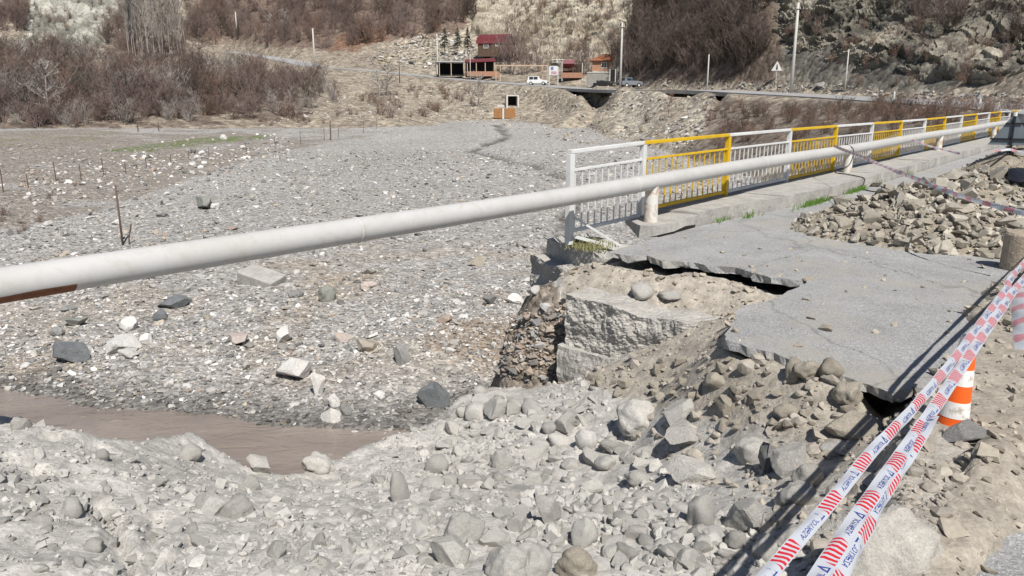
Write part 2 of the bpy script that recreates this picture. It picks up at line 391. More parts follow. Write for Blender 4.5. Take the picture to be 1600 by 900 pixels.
    rside = (x-R0.x)*RN.x+(y-R0.y)*RN.y
    s = np.where(slab, np.minimum(s, -0.13)-0.22*sstep(0.0, 0.6, ds), s)
    # loose dirt and rubble heaps on the asphalt
    n1 = fbm(x*1.3, y*1.3, oc=5, seed=70); n2 = fbm(x*6, y*6, oc=3, seed=71)
    dpoly = [tuple(P(q[0], q[1], z=0)[:2]) for q in ((1552, 432), (1700, 420), (1900, 560), (1900, 700), (1660, 690), (1585, 760), (1560, 880), (1530, 1000), (1330, 1000), (1380, 800), (1390, 720), (1390, 640), (1440, 600), (1470, 545), (1515, 485))]
    di, _, _ = polydist(x, y, dpoly, True); din = np.where(inpoly(x, y, dpoly), di, -di)
    D = -0.45+0.53*sstep(-0.3, 0.12, din+0.25*n1)+0.05*n1*sstep(0, .4, din)+0.015*n2
    cm = P(1480, 700, z=0.1); D = D+0.16*np.exp(-((x-cm.x)**2+(y-cm.y)**2)/0.4**2)*sstep(-0.4, 0.1, din)
    def heap(cx, cy, a_, b_, rz, h):
        dx = x-cx; dy = y-cy; c_, s_ = math.cos(rz), math.sin(rz); e = np.hypot((dx*c_+dy*s_)/a_, (-dx*s_+dy*c_)/b_)
        return -0.5+(h+0.5)*np.clip(1.12-e*(1+0.18*fbm(x*0.8, y*0.8, oc=3, seed=80)), 0, 1)**0.8
    h1 = heap(7.9, 12.4, 3.7, 2.6, 0.10, 0.95); h2 = heap(11.9, 16.8, 3.4, 2.6, 0.3, 1.45); h3 = heap(5.95, 11.9, 1.8, 1.25, -0.2, 0.42)
    hp_ = np.maximum(np.maximum(h1, h2), h3); hp_ = hp_+(0.06*n1+0.03*n2)*(hp_ > 0)
    s = np.where(slab, np.maximum(s, np.maximum(D, hp_)), np.where((x > 1.0) & (y < 6.0) & (din > -.5), np.maximum(s, np.minimum(D, .09)), s))
    # drop from the bank to the bed: slope beside the stream, sheer at masonry
    nseg = len(BANK); ic = len(crest)
    sheer = (bi >= 2+ic-1)
    slope = np.where(sheer, 9.0, 1.0+0.35*fbm(x*1.2, y*1.2, oc=3, seed=90))
    zb = np.where(inb, s, s-slope*db-0.05)
    zb = np.where((~inb) & sheer & (db > 0.4), -50, zb)
    z = np.where((y < 62) & (zb > far), zb, far)
    isbank = (y < 62) & (zb > far)
    z = np.where(inb & (y < 62), s, z); isbank = isbank | (inb & (y < 62))
    dirt = isbank & slab & (np.maximum(D, hp_) > -0.02)
    heapm = isbank & slab & (hp_ > D) & (hp_ > -0.02)
    return z, dict(bank=isbank, hill=hill & ~isbank, hole=hole, dirt=dirt, heap=heapm, wet=sd+edge_n, trick=dk/kw, dr=dr, side=side, s1=s1)

# --- polar sheet: fine close by, reaching past the hills
OY = -6.0
rads = np.concatenate([np.geomspace(4.2, 26, 400, endpoint=False), np.geomspace(26, 72, 105, endpoint=False), np.arange(72, 135, 0.42), np.arange(135, 275, 0.85), np.geomspace(276, 620, 40)])
ths = np.radians(np.linspace(-49, 49, 470))
RR, TT = np.meshgrid(rads, ths, indexing='ij')
GX = RR*np.sin(TT); GY = OY+RR*np.cos(TT)
GZ, GM = height(GX, GY)
def gz(x, y):
    """ground height by look-up in the sheet"""
    x = np.asarray(x, float); y = np.asarray(y, float)
    r = np.hypot(x, y-OY); t = np.arctan2(x, y-OY)
    i = np.clip(np.searchsorted(rads, r)-1, 0, len(rads)-2); fr = np.clip((r-rads[i])/(rads[i+1]-rads[i]), 0, 1)
    jt = np.clip((t-ths[0])/(ths[1]-ths[0]), 0, len(ths)-1.001); j = jt.astype(int); ft = jt-j
    return (GZ[i, j]*(1-ft)+GZ[i, j+1]*ft)*(1-fr)+(GZ[i+1, j]*(1-ft)+GZ[i+1, j+1]*ft)*fr
def gmask(name, x, y):
    r = np.hypot(x, np.asarray(y)-OY); t = np.arctan2(x, np.asarray(y)-OY)
    i = np.clip(np.searchsorted(rads, r)-1, 0, len(rads)-2); j = np.clip(((t-ths[0])/(ths[1]-ths[0])).astype(int), 0, len(ths)-2)
    return GM[name][i, j]
def ray(u, v, tmin=1.5, tmax=420):
    """where the line of sight through a photograph pixel first meets the ground"""
    u = np.atleast_1d(np.asarray(u, float)); v = np.atleast_1d(np.asarray(v, float))
    a = (u-800)/F; b = (450-v)/F; dy = cp+b*sp; dz = -sp+b*cp
    ts = np.geomspace(tmin, tmax, 700); hit = np.full(u.shape, np.nan); prev = None
    for t in ts:
        z = CH+dz*t; g = gz(a*t, dy*t); m = np.isnan(hit) & (z < g); hit[m] = t*0.9985
    x = a*hit; y = dy*hit
    return x, y, gz(x, y), hit
def ray1(u, v):
    x, y, z, h = ray(u, v); return Vector((float(x[0]), float(y[0]), float(z[0]))), float(h[0])

# --- colours of what the ground is made of
def paint():
    x, y, z = GX, GY, GZ; U, V = proj(x, y, z)
    n1 = fbm(x*0.35, y*0.35, oc=5, seed=100); n2 = fbm(x*2.2, y*2.2, oc=4, seed=101); n3 = fbm(x*0.06, y*0.06, oc=5, seed=102)
    def c(*k): return np.array(k)[None, None, :]
    def mx(C, m, k): return C*(1-m[..., None])+k*m[..., None]
    C = np.ones(x.shape+(3,))*c(.40, .385, .365)                       # gravel
    C = mx(C, sstep(0.05, 0.5, n1)*sstep(10, 14, y)*(1-sstep(24, 34, y))*0.75, c(.40, .335, .255))     # sandy silt
    C = mx(C, sstep(0.0, 0.5, n1+0.3*n2)*sstep(30, 45, y)*0.35, c(.30, .285, .265))
    wet = GM['wet']; C = mx(C, (1-sstep(0.15, 1.5, wet+0.6*n2))*0.75, c(.14, .13, .12))
    C = mx(C, (1-sstep(.4, 1.3, GM['trick']))*.85*sstep(-.9, -.1, n2+n1), c(.13, .12, .105))
    sand = sstep(.02, .25, fbm(x*.33+3, y*.33, oc=4, seed=105))*sstep(14.5, 17, y)*(1-sstep(26, 34, y))
    C = mx(C, sand*.55, c(.40, .355, .295)); C = C*(1+.16*fbm(x*.09, y*.045, oc=4, seed=106)[..., None])
    brown = inpoly(U, V, [(700, 500), (880, 505), (890, 590), (850, 600), (720, 560), (640, 535)]) & ~GM['bank']
    C = mx(C, brown*0.75, c(.27, .215, .165))
    C = mx(C, (1-sstep(1.5, 2.8, np.hypot(x-.6, y-11.8)))*0.8, c(.27, .225, .18))
    tl = inpoly(U, V, [(-300, 215), (500, 190), (620, 205), (420, 240), (150, 330), (-300, 420)]) & (~GM['bank'])      # dry grass terrace
    C = mx(C, tl*sstep(-0.4, 0.3, n1+n3)*0.75, c(.27, .235, .195))
    gr = inpoly(U, V, [(160, 236), (230, 226), (330, 214), (420, 211), (420, 216), (330, 224), (230, 238)])
    C = mx(C, gr*sstep(-0.3, 0.2, n2)*0.9, c(.14, .19, .06))
    gr2 = inpoly(U, V, [(-50, 215), (90, 212), (180, 205), (180, 216), (80, 226), (-50, 232)]); C = mx(C, gr2*0.6*sstep(-0.3, 0.4, n2+n1), c(.22, .21, .11))
    # hills
    h = GM['hill']
    U = U+22*n3+14*n1+5*n2; V = V+9*n3+6*n1+3*n2
    Hc = np.ones(x.shape+(3,))*c(.33, .285, .225)
    Hc = mx(Hc, sstep(-0.2, 0.4, n1+0.5*n3), c(.27, .23, .185))
    scrub = inpoly(U, V, [(-400, 210), (0, 205), (300, 196), (480, 186), (500, 150), (420, 112), (340, 92), (280, 96), (200, 60), (100, 66), (-400, 66)])
    Hc = mx(Hc, scrub*sstep(-0.6, 0.2, n1)*0.9, c(.15, .115, .095))
    scrub2 = inpoly(U, V, [(280, -300), (720, -300), (745, 30), (700, 55), (600, 66), (520, 80), (430, 72), (330, 72), (290, 60)])
    Hc = mx(Hc, scrub2*0.85, c(.17, .12, .095))
    lcl = inpoly(U, V, [(20, 95), (45, 55), (52, 0), (40, -200), (210, -200), (215, 0), (190, 40), (155, 62), (90, 60)])
    Hc = mx(Hc, lcl*1.0, c(.44, .43, .375))
    ccl = inpoly(U, V, [(745, -300), (985, -300), (985, 40), (930, 95), (880, 105), (800, 85), (790, 60), (700, 95), (600, 105), (640, 65), (735, 45)])
    Hc = mx(Hc, ccl*1.0, c(.40, .355, .28)); Hc = mx(Hc, ccl*sstep(0.1, 0.5, n1), c(.27, .225, .165))
    emb = inpoly(U, V, [(640, 130), (830, 136), (980, 142), (1040, 146), (1130, 150), (1060, 240), (900, 230), (850, 200), (640, 200)])
    Hc = mx(Hc, emb*0.8, c(.36, .315, .25)); 
    for ch in ([(985, 142), (1045, 145), (1025, 180), (1000, 238), (945, 228), (965, 180)], [(1078, 160), (1110, 152), (1132, 170), (1095, 238), (1025, 242), (1060, 195)]): Hc = mx(Hc, inpoly(U, V, ch)*.9, c(.43, .39, .32))
    red = inpoly(U, V, [(510, 85), (530, 55), (590, 40), (610, 60), (560, 80)]); Hc = mx(Hc, red*0.7, c(.22, .12, .075))
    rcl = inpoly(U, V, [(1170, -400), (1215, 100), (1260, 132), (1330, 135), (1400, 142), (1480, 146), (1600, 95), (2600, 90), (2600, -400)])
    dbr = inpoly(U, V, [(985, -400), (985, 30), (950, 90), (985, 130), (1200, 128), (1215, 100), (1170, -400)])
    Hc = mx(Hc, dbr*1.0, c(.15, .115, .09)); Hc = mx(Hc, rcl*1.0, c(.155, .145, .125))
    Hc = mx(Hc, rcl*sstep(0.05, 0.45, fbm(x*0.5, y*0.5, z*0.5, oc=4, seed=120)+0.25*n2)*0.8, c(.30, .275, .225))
    rb = inpoly(U, V, [(1100, 152), (1300, 160), (1500, 172), (1600, 180), (1600, 260), (1050, 260), (1110, 190)]); Hc = mx(Hc, rb*0.85, c(.20, .165, .135))
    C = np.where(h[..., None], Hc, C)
    # bank
    U, V = proj(x, y, z); U = U+30*n1+10*n2; V = V+12*n1+8*n2; b = GM['bank']
    Bc = np.ones(x.shape+(3,))*c(.475, .457, .425)
    Bc = mx(Bc, sstep(0.0, 0.6, n1)*0.5, c(.42, .40, .365))
    soil = inpoly(U, V, [(905, 590), (1000, 560), (1080, 500), (1140, 520), (1200, 555), (1390, 610), (1450, 600), (1450, 700), (1300, 730), (1190, 660), (1050, 650), (990, 625)])
    Bc = mx(Bc, soil*0.9, c(.38, .34, .285)); Bc = mx(Bc, sstep(1.5, 2.4, x)*0.7*(y < 7.2), c(.34, .31, .26))
    Bc = mx(Bc, GM['hole']*1.0, c(.40, .36, .305)); Bc = mx(Bc, GM['dirt']*1.0, c(.335, .30, .25)); Bc = mx(Bc, GM['heap']*1.0, c(.30, .26, .205))
    C = np.where(b[..., None], Bc, C)
    masks = dict(lcl=lcl, ccl=ccl & h, rcl=rcl & h, dbr=dbr & h, emb=emb & h)
    return C*(1+0.12*n2[..., None]), masks
GC, PM = paint()
# --- bedded rock: push the cliffs in and out along their dipping layers
def strata(x, y, z, dip, thick, seed):
    wv = 0.9*fbm(x*0.12, y*0.12, z*0.12, oc=3, seed=seed)*thick*4
    s = (z*math.cos(dip)+x*math.sin(dip)+wv)/thick
    lay = vn(s*.6, x*0.05, None, seed+1)*0.6
    blk = fbm(x*0.4, y*0.4, z*0.4, oc=2, seed=seed+3, g=0.6)
    big = fbm(x*0.11, y*0.11, z*0.11, oc=3, seed=seed+6)
    return lay, blk, big
def blur(m, n):
    m = m.astype(float)
    for _ in range(n): m = (m+np.roll(m, 1, 0)+np.roll(m, -1, 0)+np.roll(m, 1, 1)+np.roll(m, -1, 1))/5
    return m
push = blur(PM['rcl'], 6)*sstep(5, 9, GM['dr'])*2.6+blur(PM['ccl'], 5)*sstep(4, 9, GM['dr'])*1.8+blur(PM['lcl'], 4)*2.2
lay2, blk2, big2 = strata(GX, GY, GZ, math.radians(16), 1.6, 230)
disp = -push
for key, am in (('dbr', 0.6), ('emb', 0.16)):
    disp = disp+PM[key]*sstep(3, 8, GM['dr'])*am*(0.6*lay2+0.8*blk2+0.8*big2)
dl = np.hypot(GX, GY)
GX2 = GX-disp*GX/dl*0.9; GY2 = GY-disp*GY/dl*0.9; GZ2 = GZ+disp*0.5
GC = np.clip(GC, 0.02, 0.8)
def hsh(a, b, seed): return _h(np.floor(a).astype(np.int64), np.floor(b).astype(np.int64), np.zeros(np.shape(a), np.int64), seed)
def rock_face(name, polyuv, u0, u1, nth, r0, r1, M, dip, thick, amp, bigamp, seed, ca, cb, mat, label, rmin_road=5.0):
    """bedded rock face: the hill's profile resampled finely, then layers and blocks pushed in and out"""
    def th(u): a = (u-800)/F; return math.atan2(a*100, 97+6)
    tt = np.linspace(th(u0), th(u1), nth); rr = np.arange(r0, r1, .3); X = np.zeros((nth, M)); Y = X.copy(); Z = X.copy()
    for i, t in enumerate(tt):
        x = rr*math.sin(t); y = OY+rr*math.cos(t); z = gz(x, y); L = np.concatenate([[0], np.cumsum(np.hypot(np.diff(rr), np.diff(z)))]); q = np.linspace(0, L[-1], M); r_ = np.interp(q, L, rr)
        X[i] = r_*math.sin(t); Y[i] = OY+r_*math.cos(t); Z[i] = np.interp(q, L, z)
    n1 = fbm(X*.3, Y*.3, Z*.3, oc=4, seed=seed+20); U, V = proj(X, Y, Z); m = blur(inpoly(U+18*n1, V+10*n1, polyuv), 5); dr, _, _ = polydist(X, Y, ROAD); m = m*sstep(rmin_road-1, rmin_road+2.5, dr)
    du = np.stack(np.gradient(X, axis=0), 0), np.gradient(Y, axis=0), np.gradient(Z, axis=0); A = np.stack([np.gradient(X, axis=0), np.gradient(Y, axis=0), np.gradient(Z, axis=0)], -1); B = np.stack([np.gradient(X, axis=1), np.gradient(Y, axis=1), np.gradient(Z, axis=1)], -1)
    N = np.cross(A, B); N /= np.linalg.norm(N, axis=2)[..., None]+1e-9; N = np.where((N[..., 2] < 0)[..., None], -N, N)
    N = N+np.array([0, -.55, -.25]); N /= np.linalg.norm(N, axis=2)[..., None]
    wv = 1.3*fbm(X*.10, Y*.10, Z*.10, oc=3, seed=seed)+.25*fbm(X*.5, Y*.5, Z*.5, oc=3, seed=seed+3)
    sx = (Z*math.cos(dip)+X*math.sin(dip))/thick+wv*1.6/thick
    fr_ = sx-np.floor(sx); lh = hsh(sx, sx*0, seed+1); st = (X*math.cos(dip)-Z*math.sin(dip))/(1.3*thick)+lh*9+.6*vn(X*.8, Z*.8, None, seed+9); bh = hsh(st, sx, seed+2)
    s2 = sx*3.1+.7*bh; f2 = s2-np.floor(s2); l2 = hsh(s2, st*1.7, seed+4)
    d = amp*(.55*(fr_**1.4-.4)+.55*(lh-.5)+.6*(bh-.5)+.28*(l2-.5)+.18*(f2-.5))+amp*.32*fbm(X*.9, Y*.9, Z*.9, oc=4, seed=seed+5, g=.6)+bigamp*fbm(X*.085, Y*.085, Z*.085, oc=3, seed=seed+6)
    d = m*d-(1-m)*1.6
    Pn = np.stack([X, Y, Z], -1)+N*d[..., None]
    mixk = np.clip(.5+.9*fbm(X*.22, Y*.22, Z*.22, oc=4, seed=seed+7)+.5*(lh-.5)+.35*(l2-.5), 0, 1); C = np.array(ca)*(1-mixk[..., None])+np.array(cb)*mixk[..., None]; C = C*(.8+.4*bh[..., None])
    ix = np.arange(nth*M).reshape(nth, M); Q_ = np.stack([ix[:-1, :-1], ix[1:, :-1], ix[1:, 1:], ix[:-1, 1:]], -1).reshape(-1, 4); Q_ = Q_[(m[:-1, :-1] > .02).reshape(-1)]; us, inv = np.unique(Q_, return_inverse=True)
    o = link(name, np_mesh(name, Pn.reshape(-1, 3)[us], inv.reshape(-1, 4), False, np.clip(C, .02, .8).reshape(-1, 3)[us]), mat); tag(o, label, kind='structure'); return o
def ground_mat(name, vs, peb, bumpd, far=False):
    t = NT(name); co_ = t.coord(); a = t.new('ShaderNodeVertexColor', layer_name='Col').outputs[0]
    n = t.noise(vs, 6, 0.78, co_)
    k = t.mix(0.75, a, t.ramp(n, [(0.32, 0.45), (0.68, 1.5)]), 'MULTIPLY')
    h = n
    if peb:
        vo = t.new('ShaderNodeTexVoronoi'); vo.inputs['Scale'].default_value = peb; t.l(co_, vo.inputs['Vector'])
        vc = t.new('ShaderNodeSeparateColor'); t.l(vo.outputs['Color'], vc.inputs[0])
        k = t.mix(0.7, k, t.ramp(vc.outputs[0], [(0.0, 0.35), (0.5, 0.85), (0.76, 1.05), (0.92, 1.35), (1.0, 1.5)]), 'MULTIPLY')
        h = t.math('SUBTRACT', h, t.math('MULTIPLY', vo.outputs['Distance'], 0.8))
    t.col(k); t.bump(h, 0.9, bumpd)
    if name == 'grey_mud':
        n3 = t.noise(45, 3, .7, co_); t.col(t.mix(.5, k, t.ramp(n3, [(.35, .72), (.65, 1.22)]), 'MULTIPLY')); vd = t.voro(20, co_, out='Distance'); t.bump(t.math('SUBTRACT', t.math('ADD', h, t.math('MULTIPLY', n3, .12)), t.math('MULTIPLY', vd, .10)), .7, bumpd*.55)
    return t.m
M_BED = ground_mat('river_gravel', 3.0, 9.0, 0.08)
M_BANK = ground_mat('grey_mud', 7.0, 0, 0.07)
M_HILL = ground_mat('hill_soil', 0.9, 1.6, 0.22, True)
M_CLIFF = ground_mat('bedded_rock', 1.3, 0, 0.25, True)
nr, ntc = GX.shape
reg = np.where(GM['bank'], 1, np.where(GM['hill'], 2, 0))
idx = np.arange(nr*ntc).reshape(nr, ntc)
Q = np.stack([idx[:-1, :-1], idx[:-1, 1:], idx[1:, 1:], idx[1:, :-1]], -1).reshape(-1, 4)
fr = reg[:-1, :-1].reshape(-1)
VV = np.stack([GX2, GY2, GZ2], -1).reshape(-1, 3); CC = GC.reshape(-1, 3)
for rid, nm, mt in ((0, 'riverbed', M_BED), (1, 'mud_bank', M_BANK), (2, 'hillside', M_HILL)):
    q = Q[fr == rid]; us, inv = np.unique(q, return_inverse=True)
    me = np_mesh(nm, VV[us], inv.reshape(-1, 4), smooth=True, col=CC[us])
    o = link(nm, me, mt); tag(o, kind='structure')
tag(bpy.data.objects['riverbed'], 'grey gravel riverbed strewn with pale stones beyond the pipe')
tag(bpy.data.objects['mud_bank'], 'pale grey mud and rubble bank filling the foreground')
tag(bpy.data.objects['hillside'], 'brown scrubby hillside and embankment below the far road')
RCLP = [(1165, -400), (1200, 60), (1215, 105), (1260, 132), (1330, 136), (1400, 143), (1480, 147), (1600, 120), (2600, 110), (2600, -400)]
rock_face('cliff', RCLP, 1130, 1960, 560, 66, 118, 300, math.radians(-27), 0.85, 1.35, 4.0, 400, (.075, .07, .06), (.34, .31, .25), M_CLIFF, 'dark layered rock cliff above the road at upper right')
rock_face('cliff', [(745, -300), (985, -300), (985, 40), (930, 95), (880, 105), (800, 85), (790, 60), (735, 45)], 700, 1000, 190, 160, 300, 230, math.radians(14), 1.5, .8, 1.8, 430, (.22, .185, .135), (.46, .415, .33), M_CLIFF, 'pale tan rock slope behind the village')
rock_face('cliff', [(20, 95), (45, 55), (52, 0), (40, -200), (210, -200), (215, 0), (190, 40), (155, 62), (90, 60)], 0, 235, 150, 190, 330, 220, math.radians(20), 1.8, 1.0, 2.0, 460, (.17, .165, .14), (.43, .42, .365), M_CLIFF, 'pale grey green rock face at upper left')
# ================================================================== ROAD, BRIDGE, PIPE, WATER
def asphalt_mat(name, base, crack=True):
    t = NT(name); co_ = t.coord(); n = t.noise(1.2, 7, 0.7, co_); f = t.noise(60, 4, 0.8, co_)
    k = t.mix(t.ramp(n, [(0.3, 0.0), (0.7, 1.0)]), tuple(c*0.8 for c in base), tuple(c*1.12 for c in base))
    vc = t.new('ShaderNodeSeparateColor'); t.l(t.voro(95, co_), vc.inputs[0])
    k = t.mix(0.6, k, t.ramp(vc.outputs[0], [(0.0, 0.42), (0.6, 0.95), (0.9, 1.25), (1.0, 1.8)]), 'MULTIPLY')
    k = t.mix(t.ramp(t.noise(0.55, 6, 0.7, co_), [(0.50, 0.0), (0.64, 0.75)]), k, (0.42, 0.39, 0.34))
    if crack:
        mp = t.new('ShaderNodeMapping'); t.l(co_, mp.inputs[0]); mp.inputs['Location'].default_value = (3.1, 0.7, 0)
        wn = t.new('ShaderNodeTexNoise'); wn.inputs['Scale'].default_value = 1.4; wn.inputs['Detail'].default_value = 5; t.l(co_, wn.inputs['Vector']); mv = t.new('ShaderNodeMix', data_type='VECTOR'); mv.inputs[0].default_value = .35; t.l(mp.outputs[0], mv.inputs[4]); t.l(wn.outputs['Color'], mv.inputs[5])
        d = t.voro(0.42, mv.outputs[1], 'DISTANCE_TO_EDGE', 'Distance'); dn = t.math('ADD', d, t.math('MULTIPLY', t.math('SUBTRACT', t.noise(6, 5, 0.7, co_), 0.5), 0.03))
        k = t.mix(t.ramp(dn, [(0.002, 0.4), (0.005, 0.0)]), k, (0.12, 0.115, 0.105))
    t.col(k); t.bump(t.math('ADD', f, t.math('MULTIPLY', vc.outputs[0], 0.6)), 0.9, 0.012); return t.m
M_ASPH = asphalt_mat('worn_asphalt', (0.41, 0.41, 0.405))
M_FROAD = asphalt_mat('far_asphalt', (0.36, 0.365, 0.37), False)
M_CONC = plain('old_concrete', (0.40, 0.385, 0.355), 0.9, 0.35, 3.5, bump=0.03)
M_CONC2 = plain('raw_concrete', (0.45, 0.43, 0.395), 0.95, 0.35, 3.2, bump=0.12)

def poly_slab(name, poly, ztop, th, mat, parent=None, wave=0.0):
    from mathutils.geometry import tessellate_polygon
    n = len(poly); tri = tessellate_polygon([[Vector((p[0], p[1], 0)) for p in poly]])
    zt = [ztop+(wave*random.uniform(-1, 1)) for _ in poly]
    vs = [(p[0], p[1], z) for p, z in zip(poly, zt)]+[(p[0]+random.uniform(-.03, .03), p[1]+random.uniform(-.03, .03), z-th*random.uniform(.7, 1.25)) for p, z in zip(poly, zt)]
    fs = [t for t in tri]+[tuple(i+n for i in t[::-1]) for t in tri]+[(i, (i+1) % n, n+(i+1) % n, n+i) for i in range(n)]
    me = bpy.data.meshes.new(name); me.from_pydata(vs, [], fs)
    bm = bmesh.new(); bm.from_mesh(me); bmesh.ops.recalc_face_normals(bm, faces=bm.faces); bm.to_mesh(me); bm.free()
    return link(name, me, mat, parent)
road = poly_slab('road', SLAB, 0.0, 0.085, M_ASPH); tag(road, 'cracked grey asphalt road broken off at the washed-out edge', kind='structure')
# far road: a strip with thickness
def strip(name, pts, wd, th, mat, dz):
    mb = MB(); L = []; R = []
    for i, p in enumerate(pts):
        t = (pts[min(i+1, len(pts)-1)]-pts[max(i-1, 0)]); t.z = 0; t.normalize(); s = Vector((-t.y, t.x, 0))
        L.append(p+s*wd/2+Vector((0, 0, dz))); R.append(p-s*wd/2+Vector((0, 0, dz)))
    n = len(pts); vs = L+R+[v-Vector((0, 0, th)) for v in L]+[v-Vector((0, 0, th)) for v in R]; fs = []
    for i in range(n-1):
        fs += [(i, i+1, n+i+1, n+i), (2*n+i, 3*n+i, 3*n+i+1, 2*n+i+1), (n+i, n+i+1, 3*n+i+1, 3*n+i), (i, 2*n+i, 2*n+i+1, i+1)]
    mb.add(vs, fs); return mb.build(name, mat)
def catmull(pts, n):
    out = []; pts = [Vector(p) for p in pts]
    for i in range(len(pts)-1):
        p0, p1, p2, p3 = pts[max(i-1, 0)], pts[i], pts[i+1], pts[min(i+2, len(pts)-1)]
        for k in range(n):
            t = k/n
            out.append(0.5*((2*p1)+(p2-p0)*t+(2*p0-5*p1+4*p2-p3)*t*t+(3*p1-p0-3*p2+p3)*t**3))
    return out+[pts[-1]]
fr_ = strip('far_road', catmull(ROAD, 5), 7.2, 0.45, M_FROAD, 0.10); tag(fr_, 'narrow asphalt road crossing the hillside behind the riverbed', kind='structure')

# kerbed pavement on the bridge side: cast slabs butted end to end
pav = empty('pavement', rail(0), label='raised concrete pavement slabs under the yellow and white railing'); pav['kind'] = 'structure'
r_ = random.Random(4); t0 = -0.75; first = True; kerb_ends = []
while t0 < 56:
    L = (1.55 if first else r_.uniform(2.4, 3.3)) if t0 < 30 else 6.0
    t1 = t0+L-0.012; zt = 0.235+r_.uniform(-.012, .012)
    if first: zt = 0.19
    pts = []
    for k in range(7):
        t = t0+(t1-t0)*k/6; pts.append(rail(t, KO(t)+r_.uniform(-.012, .012)))
    for k in range(7):
        t = t1-(t1-t0)*k/6; pts.append(rail(t, -0.22))
    if first:
        pts = [rail(-0.55, .20), rail(-0.75, .45), rail(-.62, .66), rail(-.2, .72), rail(.3, .66), rail(.8, .66), rail(.8, -.22), rail(-.1, -.22), rail(-.35, .0)]
        t1 = .79
    o = poly_slab('kerb_slab', [(p.x, p.y) for p in pts], zt, 0.17 if first else 0.42, M_CONC, pav); o.location = -Vector(pav.location)
    bm = bmesh.new(); bm.from_mesh(o.data); bmesh.ops.subdivide_edges(bm, edges=[e for e in bm.edges if e.calc_length() > .3 and t0 < 16], cuts=3)
    for v in bm.verts:
        d = 0.014*float(vn(v.co.x*3, v.co.y*3, v.co.z*5, 8)); v.co += Vector((d, -d, d*.6))
    bm.to_mesh(o.data); bm.free()
    t0 = t1+0.012; first = False
# bridge deck edge and headwall under the pavement
mb = MB(); mb.prism([tuple(rail(t, o)[:2]) for t, o in ((1.0, -.2), (56, -.2), (56, .5), (1.0, .5))], -0.9, -0.2); d_ = mb.build('bridge_deck', M_CONC); tag(d_, 'grey concrete bridge deck edge below the railing pavement', kind='structure')

# broken abutment: rough cast wall in two lifts with broken top
def rough_block(name, a, b, thick, z0, z1, mat, parent, seed, lean=0.0, nu=84, nv=44, top_noise=0.16, amp=0.05):
    """wall from plan point a to b, front towards the stream"""
    a = Vector((a[0], a[1], 0)); b = Vector((b[0], b[1], 0)); t = (b-a); L = t.length; t.normalize(); nrm = Vector((t.y, -t.x, 0))
    if nrm.x > 0: nrm = -nrm
    rows = [(0, k/nv) for k in range(nv+1)]+[(j/12, 1.0) for j in range(1, 13)]+[(1.0, 1-k/6) for k in range(1, 7)]
    S, W_ = np.meshgrid(np.arange(nu+1)/nu, np.array([r[0] for r in rows])); _, K_ = np.meshgrid(np.arange(nu+1)/nu, np.array([r[1] for r in rows]))
    zt = z1+top_noise*fbm(S*2.3, S*0+seed*3.1, oc=3, seed=seed); z = z0+(zt-z0)*K_
    X = a.x+t.x*S*L-nrm.x*W_*thick; Y = a.y+t.y*S*L-nrm.y*W_*thick
    e = amp*fbm(S*L*3.6, z*4.2, W_*2.0, oc=5, seed=seed+1, g=.68)+0.02*vn(z*5.5, S*.7, None, seed+5)
    vs = np.stack([X+nrm.x*(e-lean*K_), Y+nrm.y*(e-lean*K_), z+e*.4], -1).reshape(-1, 3).tolist(); fs = []
    for r in range(len(rows)-1):
        for i in range(nu): q = r*(nu+1)+i; fs.append((q, q+1, q+nu+2, q+nu+1))
    n = nu+1; fs.append(tuple(r*n for r in range(len(rows)))); fs.append(tuple(r*n+nu for r in range(len(rows)-1, -1, -1)))
    m_ = MB(); m_.add(vs, fs); return m_.build(name, mat, parent, smooth=False)
ab = empty('abutment', (WL[0], WL[1], -3.6), label='broken rough concrete abutment wall exposed under the road edge', cat='wall')
def wp(t, off=0.0):
    d = (Vector((WR[0], WR[1]))-Vector((WL[0], WL[1]))); n = Vector((-d.y, d.x)).normalized()
    if n.x > 0: n = -n
    p = Vector((WL[0], WL[1]))+d*t+n*off; return (p.x, p.y)
for nm, (a_, b_), th, z0, z1, sd, am in (('upper_lift', (wp(-.02), wp(1.02)), .55, -1.12, -.47, 3, .12), ('lower_lift', (wp(-.05, .10), wp(1.0, .10)), .7, -3.9, -1.08, 5, .07)):
    o = rough_block(nm, a_, b_, th, z0, z1, M_CONC2, ab, sd, amp=am); o.location = -Vector(ab.location)
# old footing stub between the wall and the pavement end
ft = empty('concrete_footing', (0.9, 11.1, -1.0), label='low broken concrete footing with dry grass beside the railing end', cat='footing')
o = rough_block('footing_block', (0.30, 12.0), (1.05, 10.55), 0.75, -1.5, -0.30, M_CONC2, ft, 11, amp=.08, top_noise=.2); o.location = -Vector(ft.location)
o = rough_block('footing_ledge', (0.55, 11.9), (1.35, 10.9), 0.8, -0.6, -0.03, M_CONC, ft, 13, amp=.05, nv=12); o.location = -Vector(ft.location)

